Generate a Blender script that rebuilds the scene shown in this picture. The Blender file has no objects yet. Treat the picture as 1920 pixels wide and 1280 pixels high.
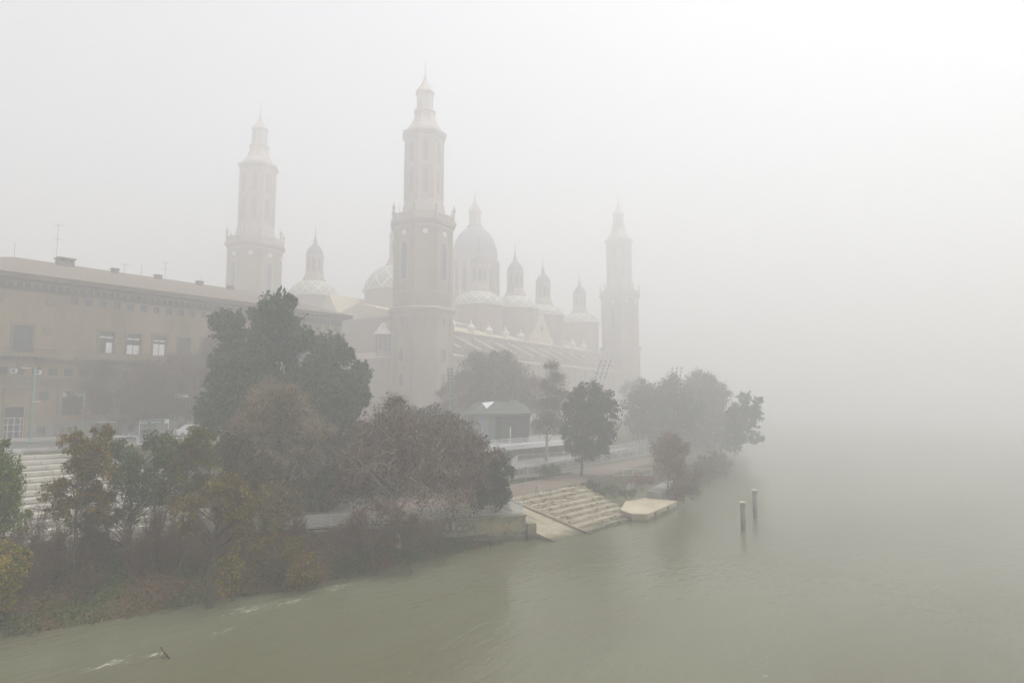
import bpy, math, random
import numpy as np
from mathutils import Vector, Matrix

# ------------------------------------------------------------------ camera, world, sun, exposure
EYE = 13.0                              # camera height above the river
YAW = math.radians(38.4)                # camera is turned this far towards the bank, away from +Y (upriver)
PITCH = math.atan(115 / 1200)
S = bpy.context.scene
COL = S.collection
cd = bpy.data.cameras.new('camera'); cam = bpy.data.objects.new('camera', cd); COL.objects.link(cam)
cd.sensor_width = 36; cd.lens = 22.5; cd.clip_start = 0.3; cd.clip_end = 9000
cam.location = (0, 0, EYE); cam.rotation_euler = (math.pi / 2 + PITCH, 0, YAW)
S.camera = cam

SUN_EL, SUN_AZ = math.radians(74), math.radians(50)      # azimuth measured from +Y towards +X
w = bpy.data.worlds.new('World'); S.world = w; w.use_nodes = True
nt = w.node_tree; nt.nodes.clear()
wo = nt.nodes.new('ShaderNodeOutputWorld'); bg = nt.nodes.new('ShaderNodeBackground')
sky = nt.nodes.new('ShaderNodeTexSky'); sky.sky_type = 'NISHITA'; sky.sun_disc = False
sky.sun_elevation = SUN_EL; sky.sun_rotation = SUN_AZ; sky.air_density = 1.0; sky.dust_density = 6.0
hs = nt.nodes.new('ShaderNodeHueSaturation'); hs.inputs['Saturation'].default_value = 0.2
nt.links.new(sky.outputs[0], hs.inputs['Color']); nt.links.new(hs.outputs[0], bg.inputs[0])
bg.inputs[1].default_value = 0.15
nt.links.new(bg.outputs[0], wo.inputs[0])
ld = bpy.data.lights.new('sun', 'SUN'); ld.energy = 0.9; ld.angle = math.radians(40); ld.color = (1, .985, .965)
sun = bpy.data.objects.new('sun', ld); COL.objects.link(sun)
sun.rotation_euler = (math.pi / 2 - SUN_EL, 0, math.pi - SUN_AZ)
S.view_settings.view_transform = 'Standard'; S.view_settings.look = 'None'; S.view_settings.gamma = 1
S.view_settings.exposure = 0.77; S.view_settings.use_curve_mapping = False
S.render.engine = 'CYCLES'
S.cycles.use_denoising = True
S.cycles.max_bounces = 6; S.cycles.diffuse_bounces = 2; S.cycles.glossy_bounces = 2
S.cycles.transmission_bounces = 2; S.cycles.volume_bounces = 3
S.cycles.use_adaptive_sampling = True

HAZE_DENSITY = 0.0059

# ------------------------------------------------------------------ helpers
rng = np.random.default_rng(7); random.seed(7)
R2 = (math.cos(YAW), math.sin(YAW)); F2 = (-math.sin(YAW), math.cos(YAW))

def at(px, depth):
    """plan position seen in photo column px at this distance along the view"""
    l = (px - 960) / 1200 * depth
    return (R2[0] * l + F2[0] * depth, R2[1] * l + F2[1] * depth)
def zat(py, depth):
    return EYE + (755 - py) / 1200 * depth

def tag(o, label=None, cat=None, group=None, kind=None):
    if label: o['label'] = label
    if cat: o['category'] = cat
    if group: o['group'] = group
    if kind: o['kind'] = kind
    return o
def empty(name, loc=(0, 0, 0), rz=0, parent=None):
    o = bpy.data.objects.new(name, None); COL.objects.link(o); o.location = loc; o.rotation_euler = (0, 0, rz)
    o.empty_display_size = .5
    if parent: o.parent = parent
    return o

MATS = {}
def _node(nt, t, **k):
    n = nt.nodes.new(t)
    for a, b in k.items(): setattr(n, a, b)
    return n
def mat(name, cols, rough=.8, scale=1.0, detail=5, bump=0.0, bscale=None, metal=0, spec=.3, island=0.0, stretch=None, brick=None, tide=None):
    """noise mix between the colours in cols; island adds a per-piece shift (leaves)"""
    if name in MATS: return MATS[name]
    m = bpy.data.materials.new(name); m.use_nodes = True; nt = m.node_tree
    p = nt.nodes['Principled BSDF']; p.inputs['Roughness'].default_value = rough; p.inputs['Metallic'].default_value = metal
    p.inputs['Specular IOR Level'].default_value = spec
    tc = _node(nt, 'ShaderNodeTexCoord'); mp = _node(nt, 'ShaderNodeMapping')
    nt.links.new(tc.outputs['Object'], mp.inputs[0])
    if stretch: mp.inputs['Scale'].default_value = stretch
    col = None
    if len(cols) > 1:
        nz = _node(nt, 'ShaderNodeTexNoise'); nz.inputs['Scale'].default_value = scale; nz.inputs['Detail'].default_value = detail
        nz.inputs['Roughness'].default_value = .6
        nt.links.new(mp.outputs[0], nz.inputs['Vector'])
        fac = nz.outputs[0]
        if island:
            gi = _node(nt, 'ShaderNodeNewGeometry'); mx = _node(nt, 'ShaderNodeMix'); mx.data_type = 'FLOAT'
            mx.inputs[0].default_value = island
            nt.links.new(nz.outputs[0], mx.inputs[2]); nt.links.new(gi.outputs['Random Per Island'], mx.inputs[3]); fac = mx.outputs[0]
        cr = _node(nt, 'ShaderNodeValToRGB'); e = cr.color_ramp.elements
        lo, hi = .32, .68
        while len(e) < len(cols): e.new(.5)
        for i, c in enumerate(cols):
            e[i].position = lo + (hi - lo) * i / (len(cols) - 1); e[i].color = (*c, 1)
        nt.links.new(fac, cr.inputs[0]); col = cr.outputs[0]
        if brick:
            bk = _node(nt, 'ShaderNodeTexBrick'); bk.inputs['Scale'].default_value = brick
            bk.inputs['Color1'].default_value = (1, 1, 1, 1); bk.inputs['Color2'].default_value = (.86, .84, .84, 1)
            bk.inputs['Mortar'].default_value = (.72, .72, .72, 1); bk.inputs['Mortar Size'].default_value = .02
            sx = _node(nt, 'ShaderNodeSeparateXYZ'); cx = _node(nt, 'ShaderNodeCombineXYZ'); ad = _node(nt, 'ShaderNodeMath', operation='ADD')
            nt.links.new(tc.outputs['Object'], sx.inputs[0]); nt.links.new(sx.outputs[0], ad.inputs[0]); nt.links.new(sx.outputs[1], ad.inputs[1])
            nt.links.new(ad.outputs[0], cx.inputs[0]); nt.links.new(sx.outputs[2], cx.inputs[1]); nt.links.new(cx.outputs[0], bk.inputs['Vector'])
            ml = _node(nt, 'ShaderNodeMix'); ml.data_type = 'RGBA'; ml.blend_type = 'MULTIPLY'; ml.inputs[0].default_value = 1
            nt.links.new(col, ml.inputs[6]); nt.links.new(bk.outputs[0], ml.inputs[7]); col = ml.outputs[2]
        nt.links.new(col, p.inputs['Base Color'])
    else:
        p.inputs['Base Color'].default_value = (*cols[0], 1)
    if tide is not None:
        sx2 = _node(nt, 'ShaderNodeSeparateXYZ'); gp_ = _node(nt, 'ShaderNodeNewGeometry'); nt.links.new(gp_.outputs['Position'], sx2.inputs[0])
        nw = _node(nt, 'ShaderNodeTexNoise'); nw.inputs['Scale'].default_value = 1.1; nw.inputs['Detail'].default_value = 6; nt.links.new(gp_.outputs['Position'], nw.inputs['Vector'])
        ma = _node(nt, 'ShaderNodeMath', operation='MULTIPLY_ADD'); ma.inputs[1].default_value = -.7; nt.links.new(nw.outputs[0], ma.inputs[0]); nt.links.new(sx2.outputs[2], ma.inputs[2])
        mr = _node(nt, 'ShaderNodeMapRange'); mr.inputs['From Min'].default_value = tide - .5; mr.inputs['From Max'].default_value = tide - .1; nt.links.new(ma.outputs[0], mr.inputs['Value'])
        mw = _node(nt, 'ShaderNodeMix'); mw.data_type = 'RGBA'; nt.links.new(mr.outputs[0], mw.inputs[0]); mw.inputs[6].default_value = (.065, .068, .035, 1); nt.links.new(col, mw.inputs[7]); nt.links.new(mw.outputs[2], p.inputs['Base Color'])
    if bump:
        n2 = _node(nt, 'ShaderNodeTexNoise'); n2.inputs['Scale'].default_value = bscale or scale * 4; n2.inputs['Detail'].default_value = 6
        nt.links.new(mp.outputs[0], n2.inputs['Vector'])
        b = _node(nt, 'ShaderNodeBump'); b.inputs['Strength'].default_value = bump; b.inputs['Distance'].default_value = .2
        nt.links.new(n2.outputs[0], b.inputs['Height']); nt.links.new(b.outputs[0], p.inputs['Normal'])
    MATS[name] = m
    return m

class MB:
    """collects shapes and links them as ONE mesh object"""
    def __init__(s): s.v = []; s.f = []
    def add(s, vs, fs):
        n = len(s.v); s.v += [tuple(p) for p in vs]; s.f += [tuple(i + n for i in q) for q in fs]
    def box(s, x0, x1, y0, y1, z0, z1):
        s.add([(x0, y0, z0), (x1, y0, z0), (x1, y1, z0), (x0, y1, z0), (x0, y0, z1), (x1, y0, z1), (x1, y1, z1), (x0, y1, z1)],
              [(0, 3, 2, 1), (4, 5, 6, 7), (0, 1, 5, 4), (1, 2, 6, 5), (2, 3, 7, 6), (3, 0, 4, 7)])
    def prism(s, poly, z0, z1, top=None):
        """poly at z0, top (same count, default poly) at z1"""
        n = len(poly); top = top or poly
        s.add([(x, y, z0) for x, y in poly] + [(x, y, z1) for x, y in top],
              [tuple(range(n))[::-1], tuple(range(n, 2 * n))] + [(i, (i + 1) % n, n + (i + 1) % n, n + i) for i in range(n)])
    def rings(s, rs, closed=True):
        """rs: list of rings (equal count) of xyz"""
        n = len(rs[0]); vs = [p for r in rs for p in r]; fs = []
        for k in range(len(rs) - 1):
            for i in range(n): fs.append((k * n + i, k * n + (i + 1) % n, (k + 1) * n + (i + 1) % n, (k + 1) * n + i))
        if closed: fs.append(tuple(range(n))[::-1]); fs.append(tuple(range((len(rs) - 1) * n, len(rs) * n)))
        s.add(vs, fs)
    def lathe(s, prof, n=16, c=(0, 0), rot=0):
        s.rings([[(c[0] + r * math.cos(rot + 2 * math.pi * i / n), c[1] + r * math.sin(rot + 2 * math.pi * i / n), z) for i in range(n)] for r, z in prof])
    def bar(s, p, q, r=.04, n=4, r2=None):
        p = Vector(p); q = Vector(q); d = q - p
        if d.length < 1e-6: return
        d.normalize(); a = d.orthogonal().normalized(); b = d.cross(a); r2 = r if r2 is None else r2
        s.rings([[p + (a * math.cos(t) + b * math.sin(t)) * r for t in [2 * math.pi * (i + .5) / n for i in range(n)]],
                 [q + (a * math.cos(t) + b * math.sin(t)) * r2 for t in [2 * math.pi * (i + .5) / n for i in range(n)]]])
    def beam(s, p, q, w, h):
        """rectangular beam between two points, w wide in plan, h tall, p and q at its middle"""
        dx, dy = q[0] - p[0], q[1] - p[1]; L = math.hypot(dx, dy) or 1; nx, ny = -dy / L * w / 2, dx / L * w / 2
        vs = []
        for (x, y, z) in (p, q):
            vs += [(x + nx, y + ny, z - h / 2), (x - nx, y - ny, z - h / 2), (x - nx, y - ny, z + h / 2), (x + nx, y + ny, z + h / 2)]
        s.add(vs, [(0, 1, 2, 3), (7, 6, 5, 4), (0, 4, 5, 1), (1, 5, 6, 2), (2, 6, 7, 3), (3, 7, 4, 0)])
    def build(s, name, m, parent=None, smooth=False, loc=None, rz=None):
        me = bpy.data.meshes.new(name); me.from_pydata(s.v, [], s.f); me.update()
        o = bpy.data.objects.new(name, me); COL.objects.link(o)
        for k in (m if isinstance(m, (list, tuple)) else [m]): me.materials.append(k)
        if smooth: me.polygons.foreach_set('use_smooth', [True] * len(me.polygons))
        if parent: o.parent = parent
        if loc: o.location = loc
        if rz: o.rotation_euler = (0, 0, rz)
        return o

def text_mesh(name, cu, m):
    t = bpy.data.objects.new('tmp', cu); me = bpy.data.meshes.new_from_object(t); bpy.data.objects.remove(t); bpy.data.curves.remove(cu)
    o = bpy.data.objects.new(name, me); COL.objects.link(o); me.materials.clear(); me.materials.append(m); return o
def poly_frame(poly, k):
    return [(x * k, y * k) for x, y in poly]

# ------------------------------------------------------------------ materials
STONE = mat('pale_concrete', [(.30, .27, .21), (.44, .41, .34), (.52, .49, .42)], .9, .6, 8, .3, 3)
STEPW = mat('white_steps', [(.42, .38, .33), (.62, .59, .54), (.70, .67, .62)], .85, .5, 8, .2, 3)
STEPY = mat('river_steps', [(.16, .135, .085), (.30, .262, .185), (.35, .31, .228)], .9, .9, 9, .5, 4, tide=.22)
BRICK = mat('tan_brick', [(.175, .128, .07), (.26, .195, .108), (.31, .235, .138)], .9, .22, 9, 0, brick=2.6, stretch=(1, 1, .35))
BRICKD = mat('brown_stone', [(.12, .095, .065), (.165, .13, .09), (.19, .155, .11)], .9, .3, 8)
TRIM = mat('weathered_trim', [(.15, .125, .095), (.21, .175, .135)], .9, .5, 8)
TILE = mat('roof_tiles', [(.09, .066, .05), (.17, .13, .10), (.13, .105, .085)], .95, 1.2, 8, .4, 6)
GLASSD = mat('dark_glass', [(.012, .014, .016), (.03, .032, .035)], .3, .4, 3, spec=.5)
GLASSB = mat('blue_grey_glass', [(.02, .03, .032), (.05, .065, .065)], .3, .4, 3, spec=.5)
FRAME = mat('dark_frame', [(.06, .065, .07), (.09, .09, .09)], .6, 3)
WHITE = mat('white_paint', [(.55, .56, .57), (.68, .69, .70)], .6, 2)
BLIND = mat('white_blind', [(.66, .67, .68), (.75, .76, .77)], .8, 2)
TEAL = mat('teal_paint', [(.05, .17, .15), (.08, .24, .21)], .5, 2)
BPINK = mat('basilica_brick', [(.235, .165, .11), (.30, .22, .15), (.35, .27, .19)], .9, .16, 9, 0, brick=1.8, stretch=(1, 1, .4))
BROSE = mat('basilica_rose_brick', [(.235, .15, .115), (.30, .20, .15), (.34, .23, .18)], .9, .2, 8, 0, brick=1.8)
BTRIM = mat('basilica_trim', [(.28, .215, .17), (.37, .295, .235)], .9, .6, 8)
BPALE = mat('fog_faded_belfry_stone', [(.33, .275, .235), (.40, .34, .29)], .9, .5, 7)  # light stone, paled further in colour so tower tops fade like fog
BROOF = mat('ochre_roof', [(.40, .33, .20), (.50, .42, .27), (.46, .40, .30)], .9, .6, 8, .2, 4)
SLATE = mat('slate', [(.12, .11, .11), (.18, .165, .165)], .7, .8, 6)
KROOF = mat('zinc_roof', [(.035, .04, .037), (.055, .06, .055)], .55, .8, 6)
ASPH = mat('asphalt', [(.05, .05, .048), (.075, .073, .07)], .9, .8, 8)
PAVE = mat('grey_paving', [(.17, .16, .145), (.25, .235, .21)], .9, .6, 8)
REDP = mat('red_paving', [(.13, .10, .078), (.185, .14, .11)], .9, .5, 8)
SOIL = mat('bank_soil', [(.025, .04, .009), (.055, .055, .02), (.09, .065, .032), (.04, .065, .014)], 1, .45, 10, .6, 3)
BARK = mat('dark_bark', [(.055, .045, .035), (.11, .09, .07)], .95, 2, 6, .5, 8)
BARKP = mat('pale_bark', [(.22, .19, .155), (.40, .36, .30)], .95, 1.5, 6, .3, 8)
TWIG = mat('brown_twigs', [(.085, .046, .026), (.125, .07, .042)], .95, 1.5, 5, island=.4)
TWIGP = mat('pinkish_twigs', [(.12, .075, .058), (.17, .11, .085)], .95, 1.5, 5, island=.4)
TWIGL = mat('tan_twigs', [(.12, .09, .05), (.18, .135, .08)], .95, 1.5, 5, island=.4)
def leafmat(n, cols, sc=.35): return mat(n, cols, .75, sc, 4, island=.5, spec=.2)
PINE = leafmat('pine_needles', [(.010, .030, .006), (.026, .062, .014), (.075, .125, .035)], .5)
DKGR = leafmat('dark_evergreen', [(.008, .016, .008), (.016, .028, .012), (.028, .042, .016)])
OLIV = leafmat('olive_leaves', [(.032, .038, .006), (.065, .062, .012), (.13, .088, .018)])
GREN = leafmat('green_leaves', [(.020, .050, .008), (.04, .085, .012), (.08, .12, .022)])
FRESH = mat('fresh_olive_leaves', [(.045, .085, .008), (.12, .14, .012), (.25, .19, .015), (.06, .09, .01)], .75, .45, 4, island=.5)
YELL = leafmat('yellow_green_leaves', [(.04, .085, .010), (.12, .15, .012), (.30, .21, .015), (.40, .23, .015)])
AUTM = leafmat('autumn_leaves', [(.05, .065, .006), (.14, .12, .012), (.30, .16, .02)], .5)
BRWN = leafmat('withered_leaves', [(.075, .034, .016), (.12, .055, .028), (.17, .085, .045)])
ORAN = leafmat('orange_leaves', [(.16, .085, .045), (.25, .13, .06), (.14, .11, .05)])

# ------------------------------------------------------------------ setting: river, ground, street
def make_water():
    m = bpy.data.materials.new('river_water'); m.use_nodes = True; nt = m.node_tree; p = nt.nodes['Principled BSDF']
    tc = _node(nt, 'ShaderNodeTexCoord'); mp = _node(nt, 'ShaderNodeMapping'); mp.inputs['Scale'].default_value = (1, .35, 1)
    mp.inputs['Rotation'].default_value = (0, 0, math.radians(6))
    nt.links.new(tc.outputs['Object'], mp.inputs[0])
    n0 = _node(nt, 'ShaderNodeTexNoise'); n0.inputs['Scale'].default_value = .06; n0.inputs['Detail'].default_value = 6
    nt.links.new(mp.outputs[0], n0.inputs['Vector'])
    cr = _node(nt, 'ShaderNodeValToRGB'); cr.color_ramp.elements[0].position = .35; cr.color_ramp.elements[1].position = .68
    cr.color_ramp.elements[0].color = (.092, .089, .050, 1); cr.color_ramp.elements[1].color = (.130, .133, .084, 1)
    nt.links.new(n0.outputs[0], cr.inputs[0]); nt.links.new(cr.outputs[0], p.inputs['Base Color'])
    # flow streaks and foam where the current breaks over the snag and the bank
    gp = _node(nt, 'ShaderNodeNewGeometry'); prev = None
    for (fx, fy, fr) in ((-39.0, 22.6, 2.6), (-38.4, 25.2, 1.8), (-38.7, 29.0, 1.8), (-36.1, 15.6, .95), (-36.6, 13.8, 1.6), (-36.5, 19.5, 1.3)):
        vd = _node(nt, 'ShaderNodeVectorMath', operation='SUBTRACT'); nt.links.new(gp.outputs['Position'], vd.inputs[0]); vd.inputs[1].default_value = (fx, fy, 0)
        vm = _node(nt, 'ShaderNodeVectorMath', operation='MULTIPLY'); nt.links.new(vd.outputs[0], vm.inputs[0]); vm.inputs[1].default_value = (1.6, .8, 1)
        vl = _node(nt, 'ShaderNodeVectorMath', operation='LENGTH'); nt.links.new(vm.outputs[0], vl.inputs[0])
        mr = _node(nt, 'ShaderNodeMapRange'); mr.inputs['From Min'].default_value = fr; mr.inputs['From Max'].default_value = 0; nt.links.new(vl.outputs['Value'], mr.inputs['Value'])
        if prev is None: prev = mr.outputs[0]
        else: mm = _node(nt, 'ShaderNodeMath', operation='MAXIMUM'); nt.links.new(prev, mm.inputs[0]); nt.links.new(mr.outputs[0], mm.inputs[1]); prev = mm.outputs[0]
    mf = _node(nt, 'ShaderNodeMapping'); mf.inputs['Scale'].default_value = (2.6, .9, 1); mf.inputs['Rotation'].default_value = (0, 0, math.radians(-14)); nt.links.new(tc.outputs['Object'], mf.inputs[0])
    nf = _node(nt, 'ShaderNodeTexNoise'); nf.inputs['Scale'].default_value = 1.5; nf.inputs['Detail'].default_value = 9; nf.inputs['Roughness'].default_value = .7; nf.inputs['Distortion'].default_value = 1.2; nt.links.new(mf.outputs[0], nf.inputs['Vector'])
    sm = _node(nt, 'ShaderNodeMath', operation='MULTIPLY_ADD'); nt.links.new(prev, sm.inputs[0]); sm.inputs[1].default_value = .20; nt.links.new(nf.outputs[0], sm.inputs[2])
    fr2 = _node(nt, 'ShaderNodeMapRange'); fr2.inputs['From Min'].default_value = .655; fr2.inputs['From Max'].default_value = .76; nt.links.new(sm.outputs[0], fr2.inputs['Value'])
    fm2 = _node(nt, 'ShaderNodeMix'); fm2.data_type = 'RGBA'; nt.links.new(fr2.outputs[0], fm2.inputs[0]); nt.links.new(cr.outputs[0], fm2.inputs[6]); fm2.inputs[7].default_value = (.42, .42, .34, 1); nt.links.new(fm2.outputs[2], p.inputs['Base Color'])
    p.inputs['Roughness'].default_value = .2; p.inputs['IOR'].default_value = 1.33
    a = _node(nt, 'ShaderNodeTexNoise'); a.inputs['Scale'].default_value = 1.3; a.inputs['Detail'].default_value = 7; a.inputs['Distortion'].default_value = .6
    b = _node(nt, 'ShaderNodeTexNoise'); b.inputs['Scale'].default_value = 3.4; b.inputs['Detail'].default_value = 5
    nt.links.new(mp.outputs[0], a.inputs['Vector']); nt.links.new(mp.outputs[0], b.inputs['Vector'])
    mx = _node(nt, 'ShaderNodeMath', operation='MULTIPLY_ADD'); mx.inputs[1].default_value = .35
    nt.links.new(b.outputs[0], mx.inputs[0]); nt.links.new(a.outputs[0], mx.inputs[2])
    bp = _node(nt, 'ShaderNodeBump'); bp.inputs['Strength'].default_value = .36; bp.inputs['Distance'].default_value = .14
    nt.links.new(mx.outputs[0], bp.inputs['Height']); nt.links.new(bp.outputs[0], p.inputs['Normal'])
    mb = MB(); mb.add([(-1590, -400, 0), (1500, -400, 0), (1500, 1500, 0), (-1590, 1500, 0)], [(0, 1, 2, 3)])
    tag(mb.build('river_water', m), 'greenish brown river water filling the right of the picture', kind='structure')
make_water()

SH = [(-400, -60), (-60, -52), (0, -46), (11, -44.8), (16, -43.1), (22, -42.1), (26, -40.4), (35, -39.6), (44, -38.9), (50, -37.9), (58, -36.2),
      (64, -36), (74, -36), (90, -38.5), (107, -41.5), (130, -44), (150, -56), (180, -84), (230, -112), (300, -135), (340, -220), (500, -700), (1500, -1900)]
def shore(y): return float(np.interp(y, [a for a, b in SH], [b for a, b in SH]))
def lip(y):  # where the bank slope reaches the lower walk
    return float(np.interp(y, [-400, 0, 20, 31, 49, 56, 75, 95, 130, 1500], [-72, -58, -53, -47.6, -38.6, -45, -45, -47, -52, -190]))
def gz(x, y):
    s = shore(y); l = min(lip(y), s - .4)
    if x > s + .5: return -1.6
    if x > l:
        t = (s - x) / (s - l); t = max(t, 0)
        z = -.3 + 2.6 * t ** .8 + .12 * math.sin(x * 1.3 + y * .7) * min(1, t * 3) * (1 - t)
        if y > 30: z = min(z, max(-.4, (47 - y) * .2) + max(0, (l + .2 - x)) * 6)
        if 50.2 < y < 74: z = min(z, 2.2 * (s - x) / (s - l) - .75)
        return z
    if y < 31: e0, e1, h = -59.5, -84, 7.6
    elif y < 61: e0, e1, h = -65, -66, 4.6
    else: e0, e1, h = -70, -71, 5.75
    if y > 116:
        e0, e1, h = -62, -86, 7.6
    low = 2.4
    if x > e0: return low
    if x > e1: return low + (h - low) * (e0 - x) / (e0 - e1) - (.45 if y < 31 else 0)
    if y >= 31 and x > -84: return h
    return 7.6
def make_ground():
    xs = sorted(set([-71, -70, -66, -1600, -900, -500, -300, -200, -160, -140, -120, -105, -95] + list(np.arange(-90, -65, 1.0)) + [-65.5, -64.5, -64] + list(np.arange(-63, -29.9, .6))))
    ys = sorted(set([-400, -250, -150, -100, -70, -45] + list(np.arange(-30, 140, 1.0)) + [30.9, 31.1, 60.9, 61.1, 115.9, 116.1] + list(range(140, 260, 6)) + [300, 400, 600, 900, 1500]))
    v = [(x, y, gz(x, y)) for y in ys for x in xs]; n = len(xs)
    f = [(j * n + i, j * n + i + 1, (j + 1) * n + i + 1, (j + 1) * n + i) for j in range(len(ys) - 1) for i in range(n - 1)]
    mb = MB(); mb.add(v, f); o = mb.build('ground', SOIL, smooth=False)
    tag(o, 'muddy grassy river bank rising to the town', kind='structure')
make_ground()
def slab(name, poly, z, m, label, t=.02):
    mb = MB(); mb.prism(poly, z - t, z); return tag(mb.build(name, m), label, kind='structure')
slab('street', [(-106, -300), (-90, -300), (-90, 262), (-106, 262)], 7.70, ASPH, 'grey asphalt riverside street in front of the brick building', .3)
slab('pavement', [(-117, -300), (-106, -300), (-106, 262), (-117, 262)], 7.84, PAVE, 'stone pavement along the foot of the long brick building', .4)
slab('plaza', [(-240, -300), (-117, -300), (-117, 262), (-240, 262)], 7.63, PAVE, 'paved ground round the basilica', .2)
slab('upper_walk', [(-90, -300), (-84, -300), (-84, 31), (-84, 118), (-90, 118)], 7.84, PAVE, 'paved walk along the river side of the street', .4)
slab('terrace', [(-84, 31.1), (-58.5, 31.1), (-58.9, 60.7), (-84, 60.7)], 4.95, PAVE, 'paved terrace roofing the dark gallery by the river walk', .35)
slab('upper_terrace', [(-84, 61), (-65.2, 61), (-65.2, 115.8), (-84, 115.8)], 6.1, PAVE, 'paved upper terrace that carries the pavilion', .3)
slab('restaurant_terrace', [(-57.15, 71.4), (-61.0, 122.5), (-69.9, 122.5), (-69.9, 62), (-57.0, 62)], 3.5, PAVE, 'raised paved terrace behind the lattice parapet', 1.2)
slab('lower_walk', [(-59, 2), (-53.5, 20), (-48.2, 31.6), (-45.6, 40), (-45.6, 56), (-45.6, 66), (-47, 78), (-51, 100), (-54, 122), (-57.6, 122), (-56.4, 71), (-58.5, 56), (-59, 31)], 2.455, mat('tree_shade_paving', [(.07, .065, .052), (.13, .12, .095), (.10, .09, .07)], .8, .5, 8), 'paved lower walk beside the river, tree shade painted into its colour', .1)  # shade of overhanging trees is put into this dark paving colour
slab('red_path', [(-50.2, 40), (-46.6, 52), (-45.9, 58), (-46.3, 67), (-48.5, 78), (-52, 100), (-55, 120), (-57, 120), (-55, 96), (-53, 80), (-51.6, 66), (-52, 55), (-54, 44)], 2.462, REDP, 'reddish paved path along the lower walk', .05)
mb = MB(); mb.box(-98.07, -97.93, -60, 10, 7.7, 7.704)
for k in range(40): mb.box(-98.07, -97.93, 12 + k * 6, 15 + k * 6, 7.7, 7.704)
tag(mb.build('road_markings', mat('road_paint', [(.6, .6, .58), (.5, .5, .48)], .8, 2)), 'white painted lane lines on the street', kind='structure')

# --- haze: one closed box round everything
mb = MB(); mb.box(-1700, 1600, -500, 1600, -3, 118)
hz = mb.build('haze', None)
hz.data.materials.clear()
hm = bpy.data.materials.new('haze'); hm.use_nodes = True; nt = hm.node_tree; nt.nodes.clear()
ho = nt.nodes.new('ShaderNodeOutputMaterial'); pv = nt.nodes.new('ShaderNodeVolumePrincipled')
pv.inputs['Color'].default_value = (.87, .87, .868, 1); pv.inputs['Density'].default_value = HAZE_DENSITY; pv.inputs['Anisotropy'].default_value = .35
nt.links.new(pv.outputs[0], ho.inputs['Volume']); hz.data.materials.append(hm)
tag(hz, 'thick pale fog over the river and the basilica', kind='stuff')
#--PART2--
# ------------------------------------------------------------------ basilica
GB = 7.65
T0 = at(790, 181)
bas = empty('basilica', (T0[0], T0[1], 0), math.atan2(.9962, -.0937))
tag(bas, 'huge brick basilica with tall towers and tiled domes fading into the fog', 'church')

def octo(a, c):
    return [(a, -a + c), (a, a - c), (a - c, a), (-a + c, a), (-a, a - c), (-a, -a + c), (-a + c, -a), (a - c, -a)]
def edge_frames(poly):
    n = len(poly)
    for i in range(n):
        p, q = poly[i], poly[(i + 1) % n]; dx, dy = q[0] - p[0], q[1] - p[1]; L = math.hypot(dx, dy)
        yield p, (dx / L, dy / L), (dy / L, -dx / L), L
def face_box(mb, fr, s0, s1, z0, z1, d0, d1):
    """box on a wall face: s along it, d outwards"""
    p, t, n, L = fr
    P = [(p[0] + t[0] * s + n[0] * d, p[1] + t[1] * s + n[1] * d) for s, d in ((s0, d0), (s0, d1), (s1, d1), (s1, d0))]
    mb.prism(P, z0, z1)

def arch_poly(w, z0, z1, n=6):
    r = w / 2
    return [(-r, z0), (r, z0)] + [(r * math.cos(math.pi * i / n), z1 - r + r * math.sin(math.pi * i / n)) for i in range(n + 1)]
def face_shape(mb, fr, smid, pts, d0, d1):
    p, t, n, L = fr
    a = [(p[0] + t[0] * (smid + s) + n[0] * d0, p[1] + t[1] * (smid + s) + n[1] * d0, z) for s, z in pts]
    b = [(p[0] + t[0] * (smid + s) + n[0] * d1, p[1] + t[1] * (smid + s) + n[1] * d1, z) for s, z in pts]
    mb.rings([a, b])

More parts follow.
